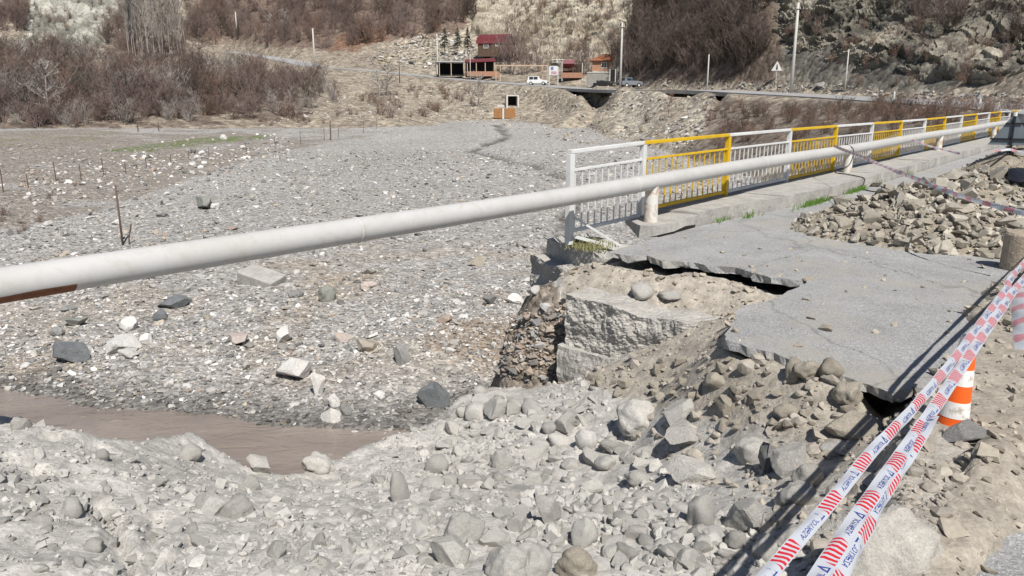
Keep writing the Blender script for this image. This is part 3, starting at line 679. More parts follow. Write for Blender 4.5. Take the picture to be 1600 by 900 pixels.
# ---------------------------------------------------------------- pipe
def pipe_paint():
    t = NT('pipe_paint'); co_ = t.coord(); n = t.noise(1.5, 7, 0.65, co_); f = t.noise(25, 5, 0.7, co_)
    k = t.mix(t.ramp(n, [(0.3, 0.0), (0.75, 1.0)]), (0.53, 0.525, 0.515), (0.46, 0.452, 0.435))
    k = t.mix(t.ramp(f, [(0.66, 0.0), (0.74, 0.8)]), k, (0.33, 0.25, 0.18)); k = t.mix(t.ramp(t.noise(5, 6, .75, co_, 1.0), [(.5, 0.), (.74, .6)]), k, (.40, .37, .32))
    t.col(k); t.b.inputs['Roughness'].default_value = 0.45; t.bump(n, 0.15, 0.01); return t.m
M_PIPE = pipe_paint()
M_RUST = plain('rust', (0.20, 0.085, 0.045), 0.85, 0.5, 14, bump=0.01)
def chipped(name, c, c2):
    t = NT(name); co_ = t.coord('Generated'); ob = t.coord(); n = t.noise(9, 7, .75, ob, .3); n2 = t.noise(2.5, 5, .6, ob)
    k = t.mix(t.ramp(n2, [(.35, 0.), (.7, 1.)]), c, tuple(x*.82 for x in c)); k = t.mix(t.ramp(n, [(.62, 0.), (.68, .9)]), k, c2)
    t.col(k); t.b.inputs['Roughness'].default_value = .5; return t.m
M_WHITE = chipped('white_paint', (0.72, 0.72, 0.71), (.33, .27, .23))
M_YEL = chipped('yellow_paint', (0.72, 0.46, 0.018), (.30, .20, .07))
M_BLACK = plain('black_rubber', (0.02, 0.02, 0.02), 0.6, 0.3, 8)
POFF = 0.39; PZ = 0.83; PR = 0.125
pipe = empty('gas_pipe', rail(0, POFF), label='long white gas pipe running from left edge along the railing', cat='pipe')
def onpipe(o): o.location = -Vector(pipe.location); return o
ts = np.linspace(-32, 56, 90)
def pz(t): return PZ+0.0035*max(0, -t-2)*0.9+0.012*math.sin(t*0.45)
mb = MB(); mb.tube([rail(t, POFF, pz(t)) for t in ts], PR, 40); onpipe(mb.build('pipe_run', M_PIPE, pipe, smooth=True))
for t in (-9.9, -6.3, -0.9, 4.1, 9.2, 14.5, 20.1, 31):
    mb = MB(); mb.tube([rail(t-.012, POFF, pz(t)), rail(t, POFF, pz(t)), rail(t+.012, POFF, pz(t))], [PR+.0015, PR+.009, PR+.0015], 40); onpipe(mb.build('weld_seam', M_PIPE, pipe, smooth=True))
t_l = -9.15                                                     # bare rusty strip at the left edge of the picture
mb = MB(); vs = []; fs = []; na, nl = 14, 40
for i in range(nl+1):
    t = t_l-2.4+2.55*i/nl; c_ = rail(t, POFF, pz(t)); wob = 0.10*float(vn(np.array(t*4.0), np.array(.3), None, 5))
    for k in range(na+1):
        a = math.radians(-78)+(math.radians(52)+wob)*(k/na)
        vs.append(c_+RN*math.cos(a)*(PR+.0025)+Vector((0, 0, math.sin(a)*(PR+.0025))))
for i in range(nl):
    for k in range(na): q = i*(na+1)+k; fs.append((q, q+1, q+na+2, q+na+1))
mb.add(vs, fs); onpipe(mb.build('rust_patch', M_RUST, pipe, smooth=True))
def rust_white():
    t = NT('rusty_white'); co_ = t.coord(); n = t.noise(4, 7, 0.7, co_, 0.5)
    t.col(t.mix(t.ramp(n, [(0.50, 0.0), (0.62, 0.8)]), (0.66, 0.64, 0.60), (0.40, 0.23, 0.12))); t.b.inputs['Roughness'].default_value = 0.6; return t.m
M_RW = rust_white()
for t in (-0.35, 9.75, 20.3, 32.0, 43.5):
    c_ = rail(t, POFF+0.0); mb = MB(); mb.tube([(c_.x, c_.y, .17), (c_.x, c_.y, pz(t)-PR*.55)], .108, 28); onpipe(mb.build('support', M_RW, pipe, smooth=False))

# ---------------------------------------------------------------- railing
RL = 3.26; NP_ = 17; ZB = 0.235; ZT = 1.40
rl = empty('bridge_railing', rail(0), math.atan2(RD.y, RD.x), 'metal bridge railing with alternating yellow and white panels of upright bars', 'railing')
bar_me = MB().box((0, 0, 0), (0.022, 0.016, 1.0)).mesh('bar')
bar_mats = {}
for k_, m_ in (('w', M_WHITE), ('y', M_YEL)):
    b_ = bar_me.copy(); b_.name = 'bar'; b_.materials.append(m_); bar_mats[k_] = b_
rr_ = random.Random(12)
def zt_(t): return ZT+0.02*math.sin(t*0.21+.5)-0.0016*t
for i in range(-1, NP_):
    ta = -2.05 if i == -1 else i*RL; tb = 0 if i == -1 else (i+1)*RL
    key = 'w' if i % 2 else 'y'; mt = M_WHITE if key == 'w' else M_YEL
    za, zb_ = zt_(ta), zt_(tb)
    if i == -1: za -= 0.03
    # local frame: x along railing, y to the river side
    mb = MB(); mb.beam((ta-.03, 0, za), (tb-.03, 0, zb_), .09, .055); mb.build('top_rail', mt, rl, bevel=.008)
    zb0 = ZB+.07 if i >= 0 else ZB-.02
    mb = MB(); mb.beam((ta+.05, .002, za-.27), (tb-.05, .002, zb_-.27), .05, .035); mb.build('mid_rail', mt, rl, bevel=.004); mb = MB(); mb.beam((ta+.05, .002, zb0), (tb-.05, .002, zb0), .05, .06 if i >= 0 else .05)
    pn = mb.build('panel', mt, rl, bevel=.004)
    nb = 11 if i == -1 else 15
    for k in range(nb):
        f_ = (k+.7)/(nb+.4); x_ = ta+(tb-ta)*f_; top = za+(zb_-za)*f_-.285
        o = bpy.data.objects.new('bar', bar_mats[key]); COL.objects.link(o); o.parent = pn
        o.location = (x_, .002+rr_.uniform(-.004, .004), (top+zb0+.02)/2); o.scale = (1, 1, top-zb0-.02); o.rotation_euler = (rr_.uniform(-.008, .008), rr_.uniform(-.012, .012), 0)
    if i >= -1:
        mb = MB(); mb.box((tb, 0, (ZB-.02+zb_-.03)/2), (.10, .085, zb_-.03-ZB+.02)); mb.build('post', mt if i >= 0 else M_WHITE, rl, bevel=.008)
mb = MB(); za = zt_(-2.05)-.03
mb.box((-2.05, 0, (za-.03+.02)/2), (.11, .09, za-.03-.02)); mb.build('post', M_WHITE, rl, bevel=.008)
mb = MB(); mb.beam((-2.0, -.06, .42), (-1.55, -.62, -.02), .03, .03); mb.beam((-2.0, -.06, .14), (-1.62, -.50, -.02), .055, .04); mb.build('brace', M_WHITE, rl)

# ---------------------------------------------------------------- cable across the pavement
cb = MB(); t = 9.4; pts = [rail(9.55, POFF-.05, PZ+PR+.01), rail(9.5, POFF+.17, PZ), rail(9.45, POFF+.12, .45), rail(9.3, POFF-.15, .262), rail(9.0, .55, .262), rail(8.6, .95, .262), rail(8.4, 1.185, .24), rail(8.35, 1.205, .12), rail(8.1, 1.26, .02), rail(7.7, 1.7, .018), rail(7.6, 2.3, .018)]
cb.tube(catmull(pts, 6), .012, 8); o = cb.build('cable', M_BLACK, None, smooth=True); tag(o, 'black cable hanging off the pipe and over the kerb', 'cable')

# ---------------------------------------------------------------- stream
def water_mat():
    t = NT('muddy_water'); co_ = t.coord(); mp = t.new('ShaderNodeMapping'); t.l(co_, mp.inputs[0]); mp.inputs['Rotation'].default_value = (0, 0, 0.2); mp.inputs['Scale'].default_value = (0.7, 1.15, 1)
    n = t.noise(0.5, 3, 0.5, mp.outputs[0], 0.6); n2 = t.noise(1.7, 4, 0.55, mp.outputs[0], 1.6); n3 = t.noise(9, 3, .5, mp.outputs[0], .6)
    k = t.mix(t.ramp(n, [(0.35, 0.0), (0.65, 1.0)]), (0.21, 0.175, 0.15), (0.29, 0.245, 0.21)); k = t.mix(t.ramp(n2, [(.66, 0.), (.78, .5)]), k, (.56, .50, .44))
    t.col(k); t.b.inputs['Roughness'].default_value = 0.1; t.b.inputs['Specular IOR Level'].default_value = 0.6
    t.bump(t.math('ADD', n2, t.math('MULTIPLY', n3, 0.12)), 0.7, 0.10); return t.m
mb = MB(); nx, ny = 150, 90
xs = np.linspace(-22, 3, nx); ys = np.linspace(5.5, 20, ny); X, Y = np.meshgrid(xs, ys, indexing='ij')
Zw = WATER_Z+0.018*fbm(X*0.9, Y*2.2, oc=4, seed=300)
ix = np.arange(nx*ny).reshape(nx, ny); T = np.stack([ix[:-1, :-1], ix[1:, :-1], ix[1:, 1:], ix[:-1, 1:]], -1).reshape(-1, 4)
o = link('stream_water', np_mesh('stream_water', np.stack([X, Y, Zw], -1).reshape(-1, 3), T, True), water_mat()); tag(o, 'shallow muddy brown stream water below the grey bank', kind='structure')
# ================================================================== ROCKS
def ico(sub):
    bm = bmesh.new(); bmesh.ops.create_icosphere(bm, subdivisions=sub, radius=1.0)
    V = np.array([v.co[:] for v in bm.verts]); T = np.array([[v.index for v in f.verts] for f in bm.faces]); bm.free(); return V, T
ICO = {k: ico(k) for k in (1, 2, 3, 4)}
def rock_shape(seed, sub=2, angular=False, scl=(1, .78, .58), rough=0.16):
    V, T = ICO[sub]; V = V.copy(); r = np.random.default_rng(seed)
    V *= (1+0.28*fbm(V[:, 0]*.9+seed, V[:, 1]*.9, V[:, 2]*.9, oc=2, seed=seed))[:, None]
    for _ in range(13 if angular else 7):
        n = r.normal(size=3); n /= np.linalg.norm(n); d = r.uniform(.36, .66) if angular else r.uniform(.58, .86)
        e = np.maximum(0, V@n-d); V -= e[:, None]*n*(1.0 if angular else .75)
    if sub > 1:
        V *= (1+rough*(.3 if angular else .75)*fbm(V[:, 0]*2.6, V[:, 1]*2.6, V[:, 2]*2.6+seed, oc=3, seed=seed+7))[:, None]
    V *= np.array(scl)*np.array([1, r.uniform(.85, 1.15), r.uniform(.85, 1.15)])
    V /= np.abs(V[:, 0]).max(); return V, T
def frag_shape(seed, npts=11, scl=(1, .72, .5)):
    """a broken angular fragment: hull of a few corners"""
    r = np.random.default_rng(seed); p = r.uniform(-1, 1, (npts, 3)); p /= np.maximum(np.abs(p).max(1), .001)[:, None]**.85; p *= np.array(scl)*r.uniform(.8, 1.2, 3)
    bm = bmesh.new(); vs = [bm.verts.new(q) for q in p]; h = bmesh.ops.convex_hull(bm, input=vs); bmesh.ops.delete(bm, geom=[v for v in bm.verts if not v.link_faces], context='VERTS'); bmesh.ops.triangulate(bm, faces=bm.faces[:]); bmesh.ops.recalc_face_normals(bm, faces=bm.faces); bm.verts.index_update()
    V = np.array([v.co[:] for v in bm.verts]); T = np.array([[v.index for v in f.verts] for f in bm.faces]); bm.free(); V /= np.abs(V[:, 0]).max(); return V, T
def rotm(ax, ay, az):
    return np.array(Matrix.Rotation(az, 3, 'Z') @ Matrix.Rotation(ay, 3, 'Y') @ Matrix.Rotation(ax, 3, 'X'))
def many_rocks(name, x, y, size, cols, mat, variants, sink=.35, label=None, parent=None, tilt=.5, zfun=gz, flat=1.0):
    """tens of thousands of loose stones as one piece of ground cover"""
    n = len(x); z = zfun(x, y); r = np.random.default_rng(len(x)+3)
    Vs = []; Ts = []; Cs = []; off = 0; var = r.integers(0, len(variants), n)
    az = r.uniform(0, 6.283, n); ax = r.uniform(-tilt, tilt, n); ay = r.uniform(-tilt, tilt, n)
    sy = r.uniform(.75, 1.2, n); sz = r.uniform(.7, 1.15, n)*flat
    for k in range(len(variants)):
        V, T = variants[k]; m = np.where(var == k)[0]
        if not len(m): continue
        L = V[None]*np.stack([np.ones(len(m)), sy[m], sz[m]], -1)[:, None, :]
        ca, sa = np.cos(ax[m])[:, None], np.sin(ax[m])[:, None]; Y = L[..., 1]*ca-L[..., 2]*sa; Z = L[..., 1]*sa+L[..., 2]*ca; X = L[..., 0]
        ca, sa = np.cos(ay[m])[:, None], np.sin(ay[m])[:, None]; X, Z = X*ca+Z*sa, -X*sa+Z*ca
        ca, sa = np.cos(az[m])[:, None], np.sin(az[m])[:, None]; X, Y = X*ca-Y*sa, X*sa+Y*ca
        W = np.stack([X, Y, Z], -1)*size[m][:, None, None]/2
        hz = W[..., 2].max(1)-W[..., 2].min(1)
        W[..., 0] += x[m][:, None]; W[..., 1] += y[m][:, None]; W[..., 2] += (z[m]+hz*(.5-sink))[:, None]
        Vs.append(W.reshape(-1, 3)); Ts.append((T[None]+(np.arange(len(m))*len(V))[:, None, None]).reshape(-1, 3)+off); off += len(m)*len(V)
        Cs.append(np.repeat(cols[m], len(V), axis=0))
    me = np_mesh(name, np.concatenate(Vs), np.concatenate(Ts), False, np.concatenate(Cs)); o = link(name, me, mat, parent)
    tag(o, label, kind='stuff'); return o
PAL = np.array([[.66, .645, .62], [.50, .48, .45], [.38, .36, .335], [.27, .255, .235], [.16, .16, .155], [.44, .385, .31], [.30, .30, .295], [.36, .29, .24]])
def palette(n, w, seed):
    r = np.random.default_rng(seed); w = np.array(w, float); c = PAL[r.choice(len(PAL), n, p=w/w.sum())]; return c*r.uniform(.85, 1.15, (n, 1))
M_STONES = vcolmat('loose_stones', 9)
RV1 = [rock_shape(s, 1, False) for s in range(10)]; RA1 = [frag_shape(40+s) for s in range(12)]
RV2 = [rock_shape(80+s, 2, False) for s in range(10)]; RA2 = [rock_shape(120+s, 2, True, (1, .8, .6)) for s in range(10)]

# --- gravel over the river bed
r = np.random.default_rng(11)
N = 62000; th = r.uniform(-.76, .76, N); rad = np.exp(r.uniform(math.log(15), math.log(80), N)); x = rad*np.sin(th); y = OY+rad*np.cos(th)
ok = ~gmask('bank', x, y) & ~gmask('hill', x, y) & (gmask('wet', x, y) > -.15)
ok &= (fbm(x*.35, y*.35, oc=3, seed=61) > -.30) | (r.random(N) < .45)
ok &= ~((fbm(x*.33+3, y*.33, oc=4, seed=105) > .12) & (y < 30) & (r.random(N) < .8)) & (gmask('trick', x, y) > .9)
x, y, rad = x[ok], y[ok], rad[ok]
size = (0.042+0.0014*rad)*np.exp(r.normal(0, .48, len(x))); big = r.random(len(x)) < .035; size = np.where(big, size*2.1, size); size = np.minimum(size, .45)
U, V = proj(x, y, gz(x, y)); terr = inpoly(U, V, [(-300, 215), (500, 190), (620, 205), (420, 240), (150, 330), (-300, 420)])
keep = ~terr | (r.random(len(x)) < .35); x, y, size = x[keep], y[keep], size[keep]
many_rocks('river_gravel', x, y, size, palette(len(x), (6, 20, 34, 17, 6, 6, 12, 3), 1), M_STONES, RV1+RA1, .3, 'mixed white and grey river gravel covering the bed', flat=.8)
N = 26000; x = r.uniform(-17, 1.2, N); y = r.uniform(11.5, 24, N); w_ = gmask('wet', x, y); ok = ~gmask('bank', x, y) & (w_ > -.1) & (r.random(N) < np.clip(1.15-w_/7, .12, 1)) & (np.abs(x) < y*.72+1); x, y = x[ok], y[ok]
many_rocks('bar_gravel', x, y, .055*np.exp(r.normal(0, .5, len(x))), palette(len(x), (16, 24, 26, 14, 6, 3, 10, 1), 4)*np.clip(.38+.33*gmask('wet', x, y), .38, 1)[:, None], M_STONES, RV1+RA1, .3, 'fine wet gravel of the bar along the muddy stream', flat=.75)
# stones along the terrace edge, denser and whiter, and on the eroded step
uu, vv = [], []
for _ in range(600):
    t = random.random(); u = 30+430*t; v = 300-75*t+random.gauss(0, 12+10*(1-t)); uu.append(u); vv.append(v)
for _ in range(1900): uu.append(random.uniform(-60, 900)); vv.append(random.gauss(510, 55))
x, y, z, h = ray(np.array(uu), np.array(vv)); ok = ~np.isnan(h); x, y, h = x[ok], y[ok], h[ok]; ok = ~gmask('bank', x, y) & (gmask('wet', x, y) > .3); x, y, h = x[ok], y[ok], h[ok]
many_rocks('river_cobbles', x, y, np.minimum(h*.0042,.30)*np.exp(r.normal(0, .4, len(x))), palette(len(x), (26, 22, 18, 8, 6, 10, 6, 6), 2), M_STONES, RV1+RA1, .3, 'whitish cobbles heaped along the edges of the gravel')

# --- crumbs and pebbles of the grey bank
N = 56000; th = r.uniform(-.80, .62, N); rad = np.exp(r.uniform(math.log(8.2), math.log(19), N)); x = rad*np.sin(th); y = OY+rad*np.cos(th)
ok = gmask('bank', x, y) & (~inpoly(x, y, SLAB)) & (~gmask('hole', x, y)); x, y, rad = x[ok], y[ok], rad[ok]
cl = fbm(x*1.1, y*1.1, oc=3, seed=33); keep = (cl > .0) | (r.random(len(x)) < .32); x, y, cl = x[keep], y[keep], cl[keep]
size = np.exp(r.normal(math.log(.027), .6, len(x)))*(1+.5*np.clip(cl, 0, 1)); size = np.clip(size, .014, .16)
base = np.array([.475, .46, .43]); c = base*r.uniform(.68, 1.1, (len(x), 1)); warm = (x > 1.2+.12*(7-y))[:, None]; c = np.where(warm, np.array([.37, .335, .285])*r.uniform(.8, 1.15, (len(x), 1)), c)
M_CRUMB = vcolmat('mud_crumbs', 22, .95, .008, .45)
many_rocks('bank_pebbles', x, y, size, c, M_CRUMB, RV1+RA1, .38, 'grey mud crumbs and pebbles crusting the foreground bank', tilt=.8)
N = 10500; th = r.uniform(-.80, .62, N); rad = np.exp(r.uniform(math.log(8.2), math.log(19), N)); x = rad*np.sin(th); y = OY+rad*np.cos(th)
ok = gmask('bank', x, y) & (~inpoly(x, y, SLAB)) & (~gmask('hole', x, y)); x, y = x[ok], y[ok]; keep = r.random(len(x)) < np.clip(.10+.15*(x+2.6), .08, .95)*np.where(fbm(x*1.1, y*1.1, oc=3, seed=33) > -.05, 1, .4); x, y = x[keep], y[keep]
size = np.clip(np.exp(r.normal(math.log(.085), .38, len(x))), .04, .2); c = np.array([.46, .445, .415])*r.uniform(.66, 1.1, (len(x), 1)); warm = (x > 1.2+.12*(7-y))[:, None]; c = np.where(warm, np.array([.38, .345, .295])*r.uniform(.8, 1.15, (len(x), 1)), c)
many_rocks('bank_stones', x, y, size, c, M_CRUMB, RA2+RV2, .42, 'fist sized dusty stones packed in the foreground bank', tilt=.8)
# --- dirt crumbs on the road, the hole ledge and round the cone
N = 9000; x = r.uniform(0.6, 9, N); y = r.uniform(2.6, 12, N)
ok = (gmask('dirt', x, y) & ~gmask('heap', x, y)) | gmask('hole', x, y); ok |= (inpoly(x, y, SLAB) & (r.random(N) < .05)); x, y = x[ok], y[ok]
size = np.clip(np.exp(r.normal(math.log(.035), .6, len(x))), .012, .2); onroad = inpoly(x, y, SLAB)
many_rocks('road_dirt_crumbs', x, y, size, np.array([.37, .33, .27])*r.uniform(.75, 1.2, (len(x), 1)), M_CRUMB, RA1, .3, 'brown dirt crumbs scattered along the broken road edge', zfun=lambda a, b: np.where(inpoly(a, b, SLAB), np.maximum(gz(a, b), 0.0), gz(a, b)))
# --- the rubble heap on the road
N = 34000; x = r.uniform(3, 15, N); y = r.uniform(9.5, 20, N); ok = gmask('heap', x, y); x, y = x[ok], y[ok]
front = np.clip((14.6-y)/4, 0, 1); keep = r.random(len(x)) < .25+.75*front; x, y, front = x[keep], y[keep], front[keep]
size = np.clip(np.exp(r.normal(math.log(.062), .6, len(x)))*(.55+.7*front), .02, .32)
many_rocks('rubble_stones', x, y, size, np.array([.39, .36, .305])*r.uniform(.6, 1.25, (len(x), 1)), M_STONES, RA1, .25, 'broken brown stones of the rubble heap on the road', tilt=.9)

# --- stones on the embankments, brown stones on the scarp by the footing
for nm, poly, n, s0, pal, lb, var in (('slope_stones', [(560, 130), (1000, 145), (1130, 150), (1080, 235), (900, 225), (700, 188), (480, 188), (400, 200)], 2600, .22, (18, 20, 14, 6, 2, 30, 4, 8), 'pale stones strewn over the embankment slope', RA1), ('scree_stones', [(560, 100), (640, 60), (735, 50), (745, 85), (700, 110), (640, 105)], 1100, .40, (30, 25, 14, 4, 2, 24, 4, 4), 'grey scree of broken stone above the far road', RA1),
        ('cliff_foot_stones', [(1000, 128), (1250, 134), (1400, 146), (1600, 150), (1600, 168), (1400, 156), (1200, 146), (1000, 140)], 900, .22, (4, 12, 20, 16, 6, 20, 6, 6), 'fallen stones along the foot of the dark cliff', RA1), ('scarp_stones', [(690, 500), (885, 490), (885, 600), (830, 605), (720, 575)], 1300, .06, (4, 8, 14, 12, 4, 30, 6, 30), 'brown stones in the eroded scarp left of the abutment', RA1)):
    us, vs = [], []
    while len(us) < n:
        u = r.uniform(min(p[0] for p in poly), max(p[0] for p in poly), n); v = r.uniform(min(p[1] for p in poly), max(p[1] for p in poly), n); m_ = inpoly(u, v, poly); us += list(u[m_]); vs += list(v[m_])
    x, y, z, h = ray(np.array(us[:n]), np.array(vs[:n])); ok = ~np.isnan(h); x, y = x[ok], y[ok]; ok = (gmask('dr', x, y) > 3.5) & (~gmask('bank', x, y) | (nm == 'scarp_stones')); x, y = x[ok], y[ok]
    many_rocks(nm, x, y, s0*np.exp(r.normal(0, .5, len(x))), palette(len(x), pal, 9)*.9, M_STONES, var, .3, lb)
# ---------------------------------------------------------------- single rocks
M_DUST = rockmat('dusty_stone', (.48, .465, .43), (.42, .405, .375), tone=.4); M_TANR = rockmat('tan_stone', (.42, .38, .315), (.33, .295, .24))
M_WHITER = rockmat('white_limestone', (.68, .665, .64), (.55, .53, .50)); M_SLATE = rockmat('slate_stone', (.135, .145, .155), (.19, .20, .205))
M_PALE = rockmat('pale_boulder_stone', (.50, .475, .43), (.45, .425, .385), scale=1.5); M_GREYR = rockmat('grey_stone', (.30, .295, .285), (.22, .22, .21)); M_PINKR = rockmat('pinkish_stone', (.50, .42, .37), (.42, .37, .34)); M_GREENR = rockmat('greenish_stone', (.235, .245, .215), (.30, .30, .27))
def rock_mesh(seed, ang, scl, mat, sub=3, rough=.32):
    V, T = rock_shape(seed, sub, ang, scl, rough); me = np_mesh('rock', V*.5, T, True, None); me.materials.append(mat)
    if ang:
        me.polygons.foreach_set('use_smooth', np.zeros(len(T), bool))
    return me
def hero(name, u, v, wpx, hpx, mat, label, seed, ang=False, rz=0.0, tilt=(0, 0), sink=.22, depth=.8, cat='rock', group=None, sub=4):
    """one boulder standing where its base shows in the photograph"""
    p, d = HR[(u, v)]; w_ = wpx*d/F; h_ = hpx*d/F*1.05
    me = rock_mesh(seed, ang, (1, depth, h_/w_), mat, sub); me.name = name
    V = np.empty(len(me.vertices)*3, np.float32); me.vertices.foreach_get('co', V); V = V.reshape(-1, 3)
    V[:, 2] -= V[:, 2].min()+(V[:, 2].max()-V[:, 2].min())*sink; me.vertices.foreach_set('co', V.ravel()); me.update()
    o = link(name, me); o.location = p+Vector((0, w_*.2, 0)); o.location.z = float(gz(o.location.x, o.location.y)); o.scale = (w_*1.02,)*3; o.rotation_euler = (tilt[0], tilt[1], rz)
    tag(o, label, cat, group); return o
B_ = 'boulders in the riverbed'
H_ = [  # u, v, w, h (centre of the rock in the picture)
 (318, 314, 40, 34, M_GREENR, 'dark greenish boulder alone on far gravel above the pipe', 1, True),
 (335, 322, 16, 12, M_WHITER, 'small white stone leaning on the dark greenish boulder', 2, False),
 (250, 333, 22, 14, M_GREYR, 'small brownish grey stone behind the pipe near the fence rod', 31, False),
 (180, 347, 22, 12, M_WHITER, 'flat white stone just left of the rusty fence rod', 32, True),
 (112, 551, 62, 44, M_SLATE, 'dark blue slate boulder at the edge of the stream', 3, True),
 (178, 537, 62, 40, M_WHITER, 'big rough white boulder right of the blue slate boulder', 4, True),
 (198, 553, 36, 18, M_WHITER, 'low white stone in front of the big rough white boulder', 5, False),
 (200, 508, 28, 24, M_WHITER, 'rounded white stone behind the big rough white boulder', 33, False),
 (228, 527, 24, 24, M_WHITER, 'upright white stone above the gravel bar', 34, True),
 (272, 474, 52, 26, M_SLATE, 'flat dark slate rock below the pipe, right half of the pair', 6, True),
 (243, 489, 32, 36, M_SLATE, 'folded dark slate rock below the pipe, left half of the pair', 7, True),
 (114, 499, 38, 28, M_GREENR, 'dark olive boulder in the gravel under the pipe', 8, True),
 (87, 517, 24, 20, M_GREYR, 'grey stone left below the dark olive boulder', 9, False),
 (100, 483, 30, 12, M_GREYR, 'flat grey stone above the dark olive boulder', 35, True),
 (369, 532, 52, 20, M_PINKR, 'long pale slab stone lying right of the gravel bar', 10, True),
 (456, 577, 66, 52, M_WHITER, 'biggest white boulder, wedge shaped, on the gravel by the water', 11, True),
 (496, 607, 26, 38, M_WHITER, 'upright pale stone right of the biggest white boulder', 12, True),
 (524, 627, 22, 30, M_WHITER, 'egg shaped white stone near the water edge', 13, False),
 (543, 640, 24, 24, M_GREYR, 'blue grey stone beside the egg shaped white stone', 14, True),
 (520, 654, 38, 20, M_WHITER, 'flat white stone overhanging the muddy water', 15, True),
 (628, 553, 27, 40, M_GREYR, 'striped grey upright block standing in the gravel', 16, True),
 (683, 621, 62, 44, M_SLATE, 'bluish purple slate boulder half buried by the grey bank', 17, True),
 (538, 524, 40, 28, M_PINKR, 'pinkish tilted stone in the middle of the riverbed', 18, True),
 (440, 527, 28, 24, M_WHITER, 'white topped stone left of the pinkish tilted stone', 36, True),
 (511, 462, 28, 26, M_GREENR, 'dark round boulder below the middle of the pipe', 19, False),
 (462, 457, 26, 20, M_GREYR, 'brownish grey stone left of the dark round boulder', 37, False),
 (576, 447, 28, 20, M_PINKR, 'pale pink rounded stone below the pipe', 20, False),
 (743, 408, 30, 22, M_TANR, 'cream coloured boulder on the gravel right of centre', 21, True),
 (797, 436, 26, 12, M_GREYR, 'low dark brown stone right of the cream boulder', 38, False),
 (764, 471, 28, 14, M_GREYR, 'dark grey stone on gravel left of the white stone cluster', 39, True),
 (806, 466, 26, 22, M_WHITER, 'white stone at the left of the white cluster by the abutment', 22, True),
 (836, 463, 26, 24, M_WHITER, 'white stone at the top of the white cluster by the abutment', 23, True),
 (852, 482, 22, 18, M_WHITER, 'white stone at the right of the white cluster by the abutment', 24, True),
 (620, 369, 22, 12, M_GREYR, 'small grey stone right under the pipe', 25, False),
 (486, 393, 16, 9, M_GREYR, 'little dark stone just under the pipe left of centre', 26, False),
 (729, 385, 14, 8, M_WHITER, 'little white stone above the cream boulder', 27, True),
 (700, 545, 20, 16, M_WHITER, 'white stone on brown mud left of the abutment', 28, True),
 (570, 545, 34, 20, M_TANR, 'brown flat stone between striped block and pinkish stone', 29, True),
 (593, 618, 22, 18, M_WHITER, 'pale round stone on gravel behind the muddy water', 30, False)]
def prays(L):
    x, y, z, h = ray(np.array([q[0] for q in L], float), np.array([q[1]+q[3]*.4 for q in L], float))
    for q, a, b, c_, d_ in zip(L, x, y, z, h): HR[(q[0], q[1])] = (Vector((a, b, c_)), float(d_))
HR = {}; prays(H_)
for (u, v, wp_, hp_, mt, lb, sd, an) in H_: hero('boulder', u, v, wp_, hp_, mt, lb, sd, an, rz=random.uniform(-.5, .5), tilt=(random.uniform(-.1, .1), random.uniform(-.12, .12)), group=B_)
# broken concrete block
p, d = ray1(405, 445)
mb = MB(); mb.box((0, 0, 0), (1.3, .8, .42)); o = mb.build('concrete_block', M_CONC, None, bevel=.03); o.location = p+Vector((0, .3, .12)); o.rotation_euler = (.18, .22, -.35); tag(o, 'broken tan concrete block tilted in gravel below the pipe', 'concrete block')
